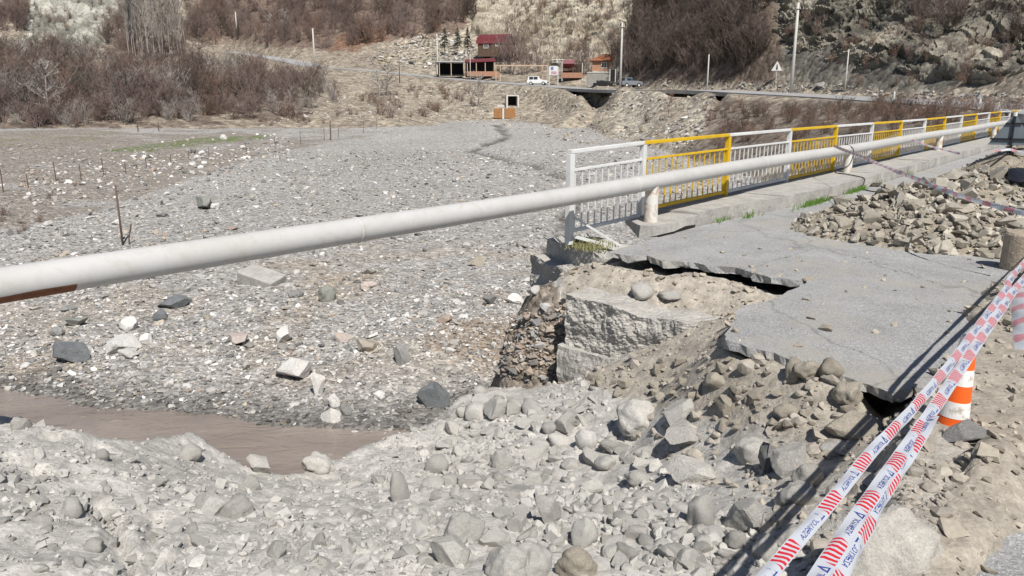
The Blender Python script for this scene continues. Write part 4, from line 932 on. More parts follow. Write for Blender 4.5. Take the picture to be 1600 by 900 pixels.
# dusty rocks of the bank and road edge
K_ = [(905, 884, 64, 44, M_TANR, 'sandy yellow round boulder at the bottom edge', 51, False), (1000, 655, 80, 40, M_DUST, 'wide dusty boulder at the top of the bank below the abutment', 52, False),
 (1062, 655, 44, 34, M_DUST, 'rounded block right of the wide dusty boulder', 53, True), (1078, 688, 72, 30, M_DUST, 'flat dusty slab below the rounded block', 54, True), (1095, 739, 86, 42, M_DUST, 'biggest flat ridged slab stone on the right of the bank', 55, True),
 (1172, 806, 62, 54, M_DUST, 'cube shaped boulder crossed by the tape shadow', 56, True), (1150, 843, 34, 34, M_DUST, 'round stone below left of the cube shaped boulder', 57, False), (1172, 705, 56, 48, M_DUST, 'bulky boulder above the cube shaped boulder', 58, False),
 (927, 757, 36, 38, M_DUST, 'squarish stone standing alone in the middle of the bank', 59, True), (918, 688, 30, 32, M_WHITER, 'whitest round stone on the bank', 60, False), (722, 825, 62, 54, M_DUST, 'biggest rounded boulder in lower centre of the bank', 61, False),
 (772, 842, 48, 36, M_DUST, 'stone touching right side of the biggest rounded boulder', 62, True), (708, 866, 58, 40, M_DUST, 'flat topped stone under the biggest rounded boulder', 63, True), (790, 882, 70, 60, M_DUST, 'boulder cut by the bottom edge left of the yellow one', 64, False),
 (780, 720, 42, 34, M_DUST, 'oval stone near the upper centre of the bank', 65, False), (685, 728, 38, 34, M_DUST, 'lumpy stone left of the oval stone', 66, False), (622, 762, 30, 48, M_DUST, 'tall narrow stone set in the bank face', 67, False),
 (498, 724, 54, 34, M_DUST, 'long smooth boulder on the bank crest above the stream', 68, False), (404, 732, 34, 26, M_DUST, 'boxy pale stone at the notch of the bank crest', 69, True), (325, 790, 70, 26, M_DUST, 'long flat slab in the left part of the bank', 70, True),
 (368, 795, 48, 34, M_DUST, 'rounded block right of the long flat slab', 71, False), (108, 795, 32, 36, M_DUST, 'egg shaped stone in the lower left of the bank', 72, False), (52, 783, 46, 18, M_DUST, 'slanting flat stone left of the egg shaped stone', 73, True),
 (145, 852, 34, 26, M_DUST, 'stone beside the dark crack at lower left', 74, False), (295, 710, 34, 26, M_DUST, 'knobbly stone below the bank crest at left', 75, False), (160, 710, 20, 26, M_DUST, 'upright knob stone next to a dark hollow', 76, False),
 (28, 665, 30, 22, M_DUST, 'stone on the bank crest at far left', 77, True), (860, 795, 46, 50, M_DUST, 'leaning blocky stone in the cobble cluster at lower centre', 78, True), (916, 835, 40, 44, M_DUST, 'smooth block right of the leaning blocky stone', 79, False),
 (830, 885, 60, 50, M_DUST, 'broad boulder between two others at the bottom edge', 80, False), (1000, 748, 38, 26, M_DUST, 'shield shaped flat stone right of the squarish stone', 81, False), (1098, 800, 40, 60, M_DUST, 'tall stone left of the cube shaped boulder', 82, False),
 (1205, 720, 46, 38, M_GREYR, 'dark sided stone under the tape shadow', 83, True), (1232, 722, 56, 50, M_DUST, 'boulder with sunlit top above the row of dark stones', 84, True), (1268, 747, 48, 36, M_DUST, 'oval stone below the boulder with sunlit top', 85, False), (1250, 778, 62, 36, M_DUST, 'large oval stone in the row near the red tape', 86, False),
 (1228, 645, 34, 26, M_TANR, 'sandy stone at the crumbling asphalt edge', 87, False), (1268, 585, 50, 38, M_TANR, 'big round stone against the broken asphalt edge', 88, False), (1243, 580, 26, 34, M_TANR, 'stone left of the big round stone at the asphalt edge', 89, False), (1330, 628, 46, 36, M_TANR, 'round stone in front of the black pit', 90, False),
 (1300, 580, 34, 28, M_TANR, 'stone tucked between asphalt and the big round stone', 91, False), (1330, 668, 84, 46, M_TANR, 'angular stone block half in shadow of the tape', 92, True), (1185, 565, 22, 18, M_TANR, 'small stone below the corner of the asphalt', 93, False),
 (1120, 601, 34, 22, M_TANR, 'stone on the dirt slope under the asphalt corner', 94, False), (980, 596, 44, 26, M_TANR, 'stone at the foot of the abutment wall', 95, True), (1005, 465, 34, 20, M_DUST, 'pale stone lying on the abutment top, left one', 96, False), (1047, 469, 36, 16, M_DUST, 'pale stone lying on the abutment top, right one', 97, False),
 (1402, 850, 176, 140, M_PALE, 'huge smooth boulder beside the tape at bottom right', 98, False), (1520, 684, 78, 20, M_GREYR, 'flat slate slab lying at the foot of the traffic cone', 99, True), (1130, 640, 30, 20, M_TANR, 'brown stone in the dirt slope', 100, True), (1195, 860, 40, 34, M_DUST, 'stone below the cube boulder at the bottom right', 101, False),
 (1240, 845, 46, 36, M_DUST, 'dark stone between the red tape and the cube boulder', 102, False), (750, 612, 26, 22, M_DUST, 'pale stone on the bank crest right of the purple slate', 103, False), (860, 670, 24, 18, M_DUST, 'stone high on the bank left of the whitest stone', 104, False)]
prays(K_)
for (u, v, wp_, hp_, mt, lb, sd, an) in K_:
    hero('rock', u, v, wp_*1.14, hp_*1.2, mt, lb, sd, an, rz=random.uniform(-.6, .6), tilt=(random.uniform(-.15, .15), random.uniform(-.15, .15)), sink=.25, group='rocks of the grey bank and road edge', sub=4 if wp_ > 40 else 3)
# cobbles: alike stones set in the bank, one object each
VR = [rock_mesh(300+s, s % 3 != 1, (1, .78, .62), M_DUST, 3) for s in range(10)]; VT = []
for s in range(12):
    V, T = frag_shape(700+s, 14, (1, .75, .55)); me = np_mesh('rubble', V*.5, T, False); me.materials.append(M_TANR); VT.append(me)
def cobbles(n, poly, smin, smax, meshes, name, label, group, sink, seed, avoid):
    rr = random.Random(seed); us = []; vs = []
    x0 = min(p[0] for p in poly); x1 = max(p[0] for p in poly); y0 = min(p[1] for p in poly); y1 = max(p[1] for p in poly)
    while len(us) < n:
        u, v = rr.uniform(x0, x1), rr.uniform(y0, y1)
        if inpoly(np.array([u]), np.array([v]), poly)[0] and all(abs(u-a)/(wa*.62+6) > 1 or abs(v-b)/(hb*.6+5) > 1 for a, b, wa, hb in avoid): us.append(u); vs.append(v)
    x, y, z, h = ray(np.array(us), np.array(vs))
    for k in range(n):
        if np.isnan(h[k]): continue
        s = math.exp(rr.uniform(math.log(smin), math.log(smax)))*h[k]/F
        o = link(name, meshes[rr.randrange(len(meshes))]); zz = z[k]
        if inpoly(np.array([x[k]]), np.array([y[k]]), SLAB)[0]: zz = max(zz, 0.0)
        o.location = (x[k], y[k], zz+s*(.30-.6*sink)); o.scale = (s, s*rr.uniform(.8, 1.15), s*rr.uniform(.75, 1.1)); o.rotation_euler = (rr.uniform(-.4, .4), rr.uniform(-.4, .4), rr.uniform(0, 6.28)); tag(o, label, 'stone', group)
av = [(q[0], q[1], q[2], q[3]) for q in K_]
cobbles(190, [(700, 650), (780, 625), (960, 640), (1200, 690), (1310, 700), (1300, 780), (1210, 895), (640, 895)], 16, 46, VR, 'cobble', 'dusty pale cobble half sunk among many in right half of grey bank', 'cobbles in right half of the grey bank', .4, 5, av)
cobbles(60, [(0, 670), (150, 700), (390, 750), (640, 700), (640, 895), (0, 895)], 12, 34, VR, 'cobble', 'mud coated cobble half sunk among others in left half of grey bank', 'cobbles in left half of the grey bank', .5, 6, av)
cobbles(60, [(900, 590), (1060, 560), (1180, 565), (1390, 640), (1300, 720), (1200, 690), (1000, 640)], 12, 30, VT, 'loose_stone', 'brown stone lying loose on the dirt slope under the asphalt', 'stones on the dirt slope', .35, 7, av)
cobbles(110, [(1250, 362), (1300, 320), (1400, 292), (1500, 330), (1560, 370), (1560, 412), (1450, 402), (1350, 384)], 10, 28, VT, 'rubble_stone', 'broken brown stone in front face of rubble heap on the road', 'stones of the rubble heap', .25, 8, [])
# ================================================================== VILLAGE, POLES, FENCES, VEHICLES
M_WOOD = plain('brown_wood', (.13, .085, .06), .8, .35, 2, bump=.01); M_PALEW = plain('pale_timber', (.50, .38, .27), .7, .2, 4); M_REDROOF = plain('red_sheet_roof', (.16, .035, .042), .5, .2, 1.5)
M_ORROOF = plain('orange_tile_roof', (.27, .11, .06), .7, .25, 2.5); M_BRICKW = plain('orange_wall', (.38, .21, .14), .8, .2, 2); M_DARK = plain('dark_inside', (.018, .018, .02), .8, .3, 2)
M_SHEET = plain('grey_sheet', (.45, .45, .46), .5, .2, 2); M_GLASS = plain('window_glass', (.03, .035, .045), .12, .2, 2, spec=.6); M_TEAL = plain('teal_paint', (.10, .42, .42), .5, .1, 3); M_PLAST = plain('pale_plaster', (.55, .52, .46), .85, .2, 2)
M_POLE = plain('pole_concrete', (.55, .53, .49), .8, .15, 3); M_ROD = plain('rusty_rod', (.13, .085, .065), .8, .3, 12); M_CARW = plain('white_car_paint', (.75, .75, .75), .3, .05, 2, spec=.5); M_CARB = plain('black_car_paint', (.025, .022, .022), .25, .1, 2, spec=.5)
M_CARG = plain('grey_car_paint', (.20, .22, .25), .3, .1, 2, spec=.5); M_CHROME = plain('lamp_glass', (.6, .6, .58), .2, .1, 3); M_BRONZE = plain('rusty_tank', (.34, .17, .07), .7, .4, 3); M_BLUEP = plain('blue_print', (.15, .2, .4), .6, .2, 4)
def G(u, v, d):                                   # a place on the ground near that spot
    p = P(u, v, d=d); p.z = float(gz(np.array([p.x]), np.array([p.y]))[0]); return p
def facing(p): return math.atan2(p.x, p.y)        # turn that makes a thing face the river bed squarely
def place(name, u, v, d, label, cat, rz=0.0, group=None):
    p = P(u, v, d=d); return empty(name, p, -facing(p)+rz, label, cat, group)
def pole(u, vt, vb, d, label, arms=True, r=.13, lean=(0, 0), mat=None):
    b = G(u, vb, d); h = (P(u, vt, d=d)-P(u, vb, d=d)).length+max(0, P(u, vb, d=d).z-b.z); e = empty('utility_pole', b, 0, label, 'utility pole', 'utility poles along the road'); e.rotation_euler = (lean[0], lean[1], 0)
    mb = MB(); mb.tube([(0, 0, -.6), (0, 0, h*.5), (0, 0, h)], [r*1.25, r, r*.75], 10); mb.build('shaft', mat or M_POLE, e, smooth=True)
    if arms:
        mb = MB(); mb.box((0, -.12, h*.93), (1.3, .08, .08)); mb.build('crossarm', M_ROD, e)
        for s in (-.55, -.2, .2, .55): MB().tube([(s, -.12, h*.93+.04), (s, -.12, h*.93+.2)], [.05, .03], 6).build('insulator', M_CHROME, e)
    return e
pole(372, 36, 72, 262, 'pale pole farthest left on the hillside road', False, .2); pole(492, 48, 105, 190, 'pale pole where the far road passes the scrub hill', False, .2); pole(684, 56, 119, 170, 'pale pole at left end of the open black shed', True, .16)
pole(969, 44, 140, 112, 'pale pole standing beside the black car', True, .15); pole(1105, 87, 134, 100, 'thin white pole in front of the brown hillside', False, .09); pole(1236, 12, 142, 86, 'tallest white pole in front of the dark cliff', True, .17, (0, .0))
pole(1320, 80, 140, 79, 'thin grey pole at the foot of the dark cliff', False, .07); pole(625, 98, 140, 160, 'short dark pole on slope above the gravel', False, .09, mat=M_ROD); pole(735, 85, 122, 160, 'thin pale pole in front of the red roofed shed', False, .07); pole(40, 33, 58, 230, 'pale pole beside the pale cliff at far left', False, .16)

# --- gambrel roofed wooden house
h = place('wooden_house', 752, 79, 186, 'dark brown wooden house with red barrel roof on the slope', 'house', -.42)
mb = MB(); prof = [(-2.1, -1.5), (-2.1, 1.6), (-1.7, 2.7), (0, 3.5), (1.7, 2.7), (2.1, 1.6), (2.1, -1.5)]
def gable(prof, y0, y1):
    n = len(prof); vs = [(p[0], y0, p[1]) for p in prof]+[(p[0], y1, p[1]) for p in prof]
    return MB().add(vs, [tuple(range(n)), tuple(range(2*n-1, n-1, -1))]+[(i, n+i, n+(i+1) % n, (i+1) % n) for i in range(n)])
# ridge runs to the right (local x), gable looks left/front
R90 = math.pi/2
g = gable(prof, 0, 7.5).build('wall', M_WOOD, h); g.rotation_euler = (0, 0, -R90)
for pr in ([(-2.35, 1.45), (-1.85, 2.8), (0, 3.65), (0, 3.52), (-1.75, 2.68), (-2.2, 1.45)], [(2.35, 1.45), (1.85, 2.8), (0, 3.65), (0, 3.52), (1.75, 2.68), (2.2, 1.45)]):
    o = gable(pr, -.35, 7.9).build('roof', M_REDROOF, h); o.rotation_euler = (0, 0, -R90)
for (x, y, z, w_, hh, rz) in ((2.1, 0, 0, 0, 0, 0),):
    pass
def window(parent, c, w_, hh, rz=0.0, frame=M_WHITE, glass=M_GLASS):
    f = MB(); R = Matrix.Rotation(rz, 3, 'Z'); t = .12
    for s in (-1, 1): f.box(R @ Vector((s*(w_/2-t/2), 0, 0))+Vector(c), (t, .1, hh), rz)
    for s in (-1, 1): f.box(R @ Vector((0, 0.001, s*(hh/2-t/2)))+Vector(c), (w_-2*t, .1, t), rz)
    f.box(R @ Vector((0, 0.002, 0))+Vector(c), (t*.8, .08, hh-2*t), rz)
    fo = f.build('window', frame, parent); MB().box(R @ Vector((0, .06, 0))+Vector(c), (w_-.05, .06, hh-.05), rz).build('pane', glass, fo); return fo
window(h, (-.06, 0, 1.3), 1.1, 1.9, R90); window(h, (2.2, -2.16, 1.1), 1.2, 1.5); window(h, (5.0, -2.16, 1.2), .7, .9)
MB().box((-.05, .0, -.6), (.10, 1.6, .9)).build('balcony', M_DARK, h)
# --- open sheds by the road
s = place('open_shed', 684, 117, 166, 'open black shed with flat grey roof left of red roof', 'shed', .06)
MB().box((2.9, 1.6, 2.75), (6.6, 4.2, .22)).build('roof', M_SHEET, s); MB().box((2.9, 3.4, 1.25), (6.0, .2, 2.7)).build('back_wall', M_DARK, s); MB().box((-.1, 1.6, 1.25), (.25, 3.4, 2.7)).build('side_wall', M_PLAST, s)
for x in (0.35, 2.9, 5.6): MB().box((x, -.3, 1.2), (.16, .16, 2.85)).build('post', M_PALEW, s)
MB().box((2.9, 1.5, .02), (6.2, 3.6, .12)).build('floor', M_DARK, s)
s = place('red_shed', 728, 118, 163, 'open shed with red sheet roof and orange low wall', 'shed', .06)
MB().add([(0.1, -.6, 2.75), (6.3, -.6, 3.05), (6.3, 3.4, 3.75), (0.1, 3.4, 3.45), (0.1, -.6, 2.6), (6.3, -.6, 2.9), (6.3, 3.4, 3.6), (0.1, 3.4, 3.3)], [(0, 1, 2, 3), (7, 6, 5, 4), (0, 4, 5, 1), (1, 5, 6, 2), (2, 6, 7, 3), (3, 7, 4, 0)]).build('roof', M_REDROOF, s)
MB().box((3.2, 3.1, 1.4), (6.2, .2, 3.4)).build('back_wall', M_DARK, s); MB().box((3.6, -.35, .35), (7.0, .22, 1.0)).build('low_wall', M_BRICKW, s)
for x in (.3, 2.2, 4.1, 6.0): MB().box((x, -.38, 1.3), (.15, .15, 2.7)).build('post', M_PALEW, s)
# --- pergola
s = place('pergola', 775, 122, 155, 'long pale timber pergola frame left of the white car', 'pergola', .05)
for x in (0, .95, 9.6, 10.4):
    MB().box((x, (.0 if x in (0, 10.4) else 1.1), .9), (.17, .17, 3.0)).build('post', M_PALEW, s)
MB().box((5.2, 0, 2.46), (10.9, .16, .2)).build('beam', M_PALEW, s); MB().box((5.2, 1.1, 2.44), (9.4, .14, .18)).build('beam', M_PALEW, s)
# --- kiosk with red awning and notice board
s = place('kiosk', 866, 126, 150, 'small kiosk with dark red awning and orange counter', 'kiosk', .0)
MB().box((3.4, .6, 1.0), (4.2, 2.0, 1.0)).build('counter', M_BRICKW, s); MB().box((3.4, 1.7, 2.2), (4.0, .15, 1.8)).build('back_wall', M_WOOD, s); MB().box((2.8, -.2, 3.25), (2.1, 1.2, .9), M=Matrix.Rotation(-.5, 3, 'X')).build('awning', M_REDROOF, s)
for x in (1.5, 5.4): MB().box((x, -.3, 1.6), (.12, .12, 3.4)).build('post', M_WHITE, s)
MB().box((1.6, .9, 4.0), (4.2, .1, .12)).build('roof_rail', M_WHITE, s); MB().box((1.6, .9, 3.5), (4.2, .1, .08)).build('roof_rail', M_WHITE, s)
for x in (-.3, .6, 1.6, 2.6, 3.5): MB().box((x, .9, 3.72), (.07, .07, .5)).build('baluster', M_WHITE, s)
s = place('notice_board', 858, 127, 148, 'white notice board on two posts right of the white car', 'sign', .0)
MB().box((.85, 0, 2.0), (1.5, .1, 1.7)).build('board', M_WHITE, s); MB().box((.55, -.07, 2.4), (.5, .03, .6)).build('poster', M_BLUEP, s); MB().box((.9, -.07, 1.6), (1.1, .03, .5)).build('poster', plain('pink_print', (.5, .3, .35), .6, .3, 5), s)
for x in (.0, 1.7): MB().box((x, 0, .9), (.13, .13, 3.6)).build('post', M_WHITE, s)
# --- house with orange hipped roof
s = place('orange_house', 934, 110, 136, 'small house with orange tiled roof and teal door', 'house', .0); s.scale = (.9, .85, .68)
MB().box((2.2, 2.5, 1.0), (6.6, 4.6, 3.0)).build('wall', M_BRICKW, s)
rf = MB().add([(-1.7, -.4, 2.45), (6.0, -.4, 2.45), (6.0, 5.4, 2.45), (-1.7, 5.4, 2.45), (.8, 2.5, 4.2), (3.9, 2.5, 4.2)], [(0, 1, 5, 4), (1, 2, 5), (2, 3, 4, 5), (3, 0, 4), (3, 2, 1, 0)]).build('roof', M_ORROOF, s)
MB().add([(1.0, -.9, 2.52), (4.1, -.9, 2.52), (2.55, -.7, 4.0), (2.55, 2.3, 4.0), (1.0, 2.0, 2.52), (4.1, 2.0, 2.52)], [(0, 1, 2), (0, 2, 3, 4), (1, 5, 3, 2), (0, 4, 5, 1)]).build('porch_gable', M_ORROOF, s)
window(s, (1.2, .14, 1.3), 1.1, 1.5); dr_ = window(s, (2.7, .14, .95), .85, 2.1, 0, M_WHITE, M_TEAL); MB().box((4.6, .14, 1.2), (1.5, .12, 2.1)).build('porch', M_DARK, s)
MB().box((3.0, 2.0, -1.4), (8.0, 6.4, 2.4)).build('terrace', M_PLAST, s)
s = place('stone_wall', 918, 127, 134, 'grey stone retaining wall in front of the orange roofed house', 'wall', .05); MB().box((2.4, 0, .3), (5.0, .6, 2.2)).build('wall', plain('fieldstone', (.30, .285, .26), .9, .4, 3), s); MB().box((2.4, 0, 1.47), (5.1, .75, .14)).build('coping', M_PLAST, s)
s = place('gate_post', 957, 127, 127, 'dark metal gate panel behind the black car', 'gate', 0); MB().box((0, 0, .9), (.75, .1, 1.9)).build('panel', M_DARK, s); MB().box((-.45, 0, .9), (.1, .14, 2.1)).build('post', M_WHITE, s); MB().box((.45, 0, .9), (.1, .14, 2.1)).build('post', M_WHITE, s)
s = place('plastic_table', 911, 131, 137, 'small white table in front of the stone wall', 'table', 0); MB().box((0, 0, .7), (1.2, .8, .06)).build('top', M_WHITE, s)
for a, b in ((-.5, -.3), (.5, -.3), (-.5, .3), (.5, .3)): MB().box((a, b, .3), (.07, .07, .8)).build('leg', M_WHITE, s)

# --- vehicles
def car(name, u, v, d, paint, label, L=4.0, W=1.7, Hh=1.7, rz=0.0, group='vehicles parked in the village', kind='suv'):
    p = G(u, v, d); p.z += .05; e = empty(name, p, -facing(p)+rz, label, 'car', group)
    low = [(-L/2, .35), (-L/2, .80), (-L/2+.1, .95), (L/2-1.2, .98), (L/2-.15, .86), (L/2, .7), (L/2, .35)]
    o = gable(low, -W/2, W/2).build('body', paint, e, bevel=.05)
    cab = [(-L/2+.1, .94), (-L/2+.22, Hh-.1), (-L/2+.45, Hh), (L/2-1.75, Hh), (L/2-1.15, .94)] if kind == 'suv' else [(-L/2+.5, .94), (-L/2+1.1, Hh), (L/2-1.9, Hh), (L/2-1.15, .94)]
    c_ = gable(cab, -W/2+.12, W/2-.12).build('cabin', paint, e, bevel=.04)
    for sy in (-1, 1):
        y = sy*(W/2-.115); x0 = cab[0][0]+.35
        for (a0, a1) in ((x0, x0+.75), (x0+.85, x0+1.6)):
            MB().box(((a0+a1)/2, y, (Hh+.96)/2-.03), (a1-a0, .03, Hh-1.12)).build('side_window', M_GLASS, c_)
    xw = L/2-1.43; MB().box((xw, 0, (Hh+.94)/2), (.03, W-.45, Hh-1.05), M=Matrix.Rotation(-.62, 3, 'Y')).build('windscreen', M_GLASS, c_)
    MB().box((cab[0][0]+.02, 0, (Hh+.94)/2), (.05, W-.5, .4)).build('rear_window', M_GLASS, c_)
    for sx in (-1, 1):
        for sy in (-1, 1):
            w_ = MB().tube([(sx*(L/2-.75), sy*(W/2-.14), .33), (sx*(L/2-.75), sy*(W/2+.02), .33)], .33, 16).build('wheel', M_BLACK, e); MB().tube([(sx*(L/2-.75), sy*(W/2+.0), .33), (sx*(L/2-.75), sy*(W/2+.035), .33)], .18, 12).build('rim', M_CHROME, w_)
    for sy in (-1, 1):
        MB().box((L/2-.0, sy*(W/2-.25), .68), (.06, .3, .18)).build('headlight', M_CHROME, e); MB().box((-L/2+.0, sy*(W/2-.15), .75), (.06, .15, .3)).build('tail_light', M_REDROOF, e)
    MB().box((L/2+.03, 0, .45), (.12, W-.1, .2)).build('bumper', M_DARK, e); MB().box((-L/2-.03, 0, .45), (.12, W-.1, .2)).build('bumper', M_DARK, e); return e
car('parked_car', 840, 131, 146, M_CARW, 'white boxy off-road car parked by the pergola', 3.9, 1.65, 1.65, -.15)
car('parked_car', 944, 134, 124, M_CARB, 'black car parked left of the pale pole', 3.3, 1.6, 1.35, -.25, kind='sedan')
car('parked_car', 985, 126, 117, M_CARG, 'dark grey car behind the pale pole under the hillside', 3.6, 1.65, 1.45, .5, kind='sedan')

# --- culvert and rusty box below it
M_CULV = plain('culvert_concrete', (.60, .58, .54), .9, .15, 2)
p = ray1(800, 166)[0]; e = empty('culvert', p, -facing(p)+.12, 'white framed square concrete culvert mouth in the embankment', 'culvert')
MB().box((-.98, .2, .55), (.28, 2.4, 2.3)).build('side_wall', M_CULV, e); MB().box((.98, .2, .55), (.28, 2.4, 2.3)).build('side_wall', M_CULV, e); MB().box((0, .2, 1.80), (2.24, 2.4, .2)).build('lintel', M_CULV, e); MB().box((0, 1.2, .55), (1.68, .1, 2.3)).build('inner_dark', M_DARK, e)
MB().box((0, .2, -.62), (2.24, 2.6, .2)).build('sill', M_CULV, e); MB().box((-1.9, .3, -.3), (1.4, .5, 1.0)).build('wing_wall', M_CULV, e)
p = ray1(787, 184)[0]; e = empty('rusty_tank', p, -facing(p)+.05, 'rusty brown steel box standing below the culvert', 'tank')
MB().box((-.95, 0, .75), (1.3, 1.0, 1.6)).build('box', M_BRONZE, e, bevel=.08); MB().box((1.0, 0, .75), (1.8, 1.0, 1.6)).build('box', M_BRONZE, e, bevel=.08); MB().box((-.1, -.1, .7), (.32, 1.0, 1.75)).build('divider', M_CULV, e)

# --- fence posts across the bed
FP = [(5, 265, 300), (45, 272, 296), (88, 253, 283), (127, 258, 283), (162, 247, 276), (197, 254, 272), (230, 247, 267), (267, 242, 256), (327, 229, 244), (296, 236, 250), (385, 222, 239), (430, 214, 232), (470, 205, 226), (507, 199, 220), (529, 196, 215), (568, 190, 209), (589, 185, 202), (624, 178, 192), (642, 172, 191)]
for i, (u, vt, vb) in enumerate(FP):
    p, d = ray1(u, vb); hh = (vb-vt)*d/F; e = MB().tube([(0, 0, -.3), (random.uniform(-.04, .04), 0, hh)], [.035, .025], 6).build('fence_post', M_ROD, None); e.location = p; tag(e, 'thin weathered fence post in the row crossing the gravel edge', 'post', 'fence posts along the gravel edge')
for (u, vt, vb, lb) in ((517, 189, 219, 'thicker dark fence post standing taller in the row'), (216, 192, 207, 'dark post before the left scrub, nearer the white stone'), (248, 191, 204, 'dark post before the left scrub, on the pale track')):
    p, d = ray1(u, vb); hh = (vb-vt)*d/F; e = MB().tube([(0, 0, -.3), (.02, 0, hh)], [.07, .055], 7).build('fence_post', M_ROD, None); e.location = p; tag(e, lb, 'post', 'dark wooden posts')
p, d = ray1(192, 383); e = MB().tube([(0, 0, -.5), (0, 0, 93*d/F)], [.045, .04], 8).build('steel_rod', M_ROD, None, smooth=True); e.location = p; tag(e, 'tall rusty steel rod standing behind the pipe at left', 'rod')
p, d = ray1(202, 382); e = MB().tube(catmull([(0, 0, -.4), (.02, 0, .25), (.10, 0, .55), (.17, .02, .85)], 4), .03, 7).build('bent_rod', M_ROD, None, smooth=True); e.location = p; tag(e, 'short bent rod beside the tall rusty rod', 'rod')
# --- signs and markers by the right-hand road
p = G(1213, 118, 90); e = empty('warning_sign', p, -facing(p), 'small white triangular road sign below the dark cliff', 'sign')
tri = [(-.62, 1.5), (.62, 1.5), (0, 2.6)]; gable(tri, -.03, .03).build('plate', M_WHITE, e); gable([(-.10, 1.62), (.10, 1.62), (.05, 2.2), (-.05, 2.2)], -.045, -.032).build('symbol', M_DARK, e); MB().tube([(0, .06, -.3), (0, .06, 1.6)], .04, 6).build('post', M_POLE, e)
p = G(1397, 151, 68); e = MB().tube([(0, 0, -.2), (0, 0, .62), (0, 0, .7)], [.09, .08, .03], 8).build('marker_post', M_WHITE, None); e.location = p; tag(e, 'little white roadside marker post beside the right-hand road', 'marker post')
p = G(1530, 167, 54); e = empty('road_marker', p, -facing(p), 'white road marker with grey triangular cap beyond the railing', 'marker'); MB().tube([(0, 0, -.2), (0, 0, .55)], .09, 10).build('post', M_WHITE, e); gable([(-.22, .5), (.22, .5), (0, .95)], -.03, .03).build('cap', M_SHEET, e); MB().box((-.28, 0, .2), (.16, .12, .5)).build('side_plate', M_SHEET, e)
# ================================================================== BARE TREES AND SCRUB
def twigmat(name, c):
    t = NT(name); inf = t.new('ShaderNodeObjectInfo'); k = t.ramp(inf.outputs['Random'], [(0.0, tuple(x*.72 for x in c)), (0.5, c), (1.0, (c[0]*1.15, c[1]*1.2, c[2]*1.25))])
    t.col(k); t.b.inputs['Specular IOR Level'].default_value = .1; return t.m
M_TW = twigmat('purple_twigs', (.225, .168, .148)); M_TWR = twigmat('red_brown_twigs', (.23, .155, .12)); M_TWG = twigmat('grey_bark', (.36, .325, .29)); M_TWD = twigmat('dark_twigs', (.125, .098, .082)); M_PINE = twigmat('pine_needles', (.06, .065, .045)); M_YELT = twigmat('yellow_catkins', (.42, .32, .07))
def seg_mesh(name, segs, smooth=False):
    A = np.array([s[0] for s in segs]); B = np.array([s[1] for s in segs]); ra = np.array([s[2] for s in segs]); rb = np.array([s[3] for s in segs])
    t = B-A; t /= np.linalg.norm(t, axis=1)[:, None]+1e-9; ref = np.where(np.abs(t[:, 2:3]) > .9, np.array([[1., 0, 0]]), np.array([[0, 0, 1.]])); p = np.cross(t, ref); p /= np.linalg.norm(p, axis=1)[:, None]; q = np.cross(t, p)
    ring = []
    for k in range(3):
        a = 2*math.pi*k/3; ring.append(p*math.cos(a)+q*math.sin(a))
    V = np.stack([A+ring[k]*ra[:, None] for k in range(3)]+[B+ring[k]*rb[:, None] for k in range(3)], 1).reshape(-1, 3)
    n = len(segs); o = np.arange(n)[:, None]*6; T = np.concatenate([o+np.array([k, (k+1) % 3, 3+(k+1) % 3, 3+k]) for k in range(3)])
    return np_mesh(name, V, T, True)
def grow(rr, p, d, L, r, n, bend, up, out, taper=.5):
    """a bent branch; returns the points on it"""
    pts = [p]; d = d/np.linalg.norm(d)
    for i in range(n):
        d = d+np.array([rr.gauss(0, bend), rr.gauss(0, bend), rr.gauss(0, bend)+up]); d /= np.linalg.norm(d)
        q = p+d*L/n; r2 = r*(1-(1-taper)*(i+1)/n); out.append((p, q, r*(1-(1-taper)*i/n), r2)); p = q; pts.append(p)
    return pts, d
def bush_segs(seed, stems=9, sub=5, tw=4, h=1.0, spread=.55, r0=.012, rmin=.0045):
    rr = random.Random(seed); S = []
    for s in range(stems):
        a = rr.uniform(0, 6.283); f = rr.uniform(.1, spread); d = np.array([math.cos(a)*f, math.sin(a)*f, 1.0]); L = h*rr.uniform(.6, 1.0)
        pts, dd = grow(rr, np.array([math.cos(a)*.08, math.sin(a)*.08, -.05]), d, L, r0, 4, .10, .02, S)
        for k in range(sub):
            b = pts[rr.randint(1, 4)]; a2 = rr.uniform(0, 6.283); p2, _ = grow(rr, b, dd+np.array([math.cos(a2), math.sin(a2), .25])*rr.uniform(.5, 1.0), L*rr.uniform(.25, .45), r0*.5, 3, .16, .06, S)
            for j in range(tw):
                a3 = rr.uniform(0, 6.283); grow(rr, p2[rr.randint(1, 3)], np.array([math.cos(a3)*.8, math.sin(a3)*.8, .8]), L*rr.uniform(.12, .26), rmin, 2, .2, .05, S, .7)
    return S
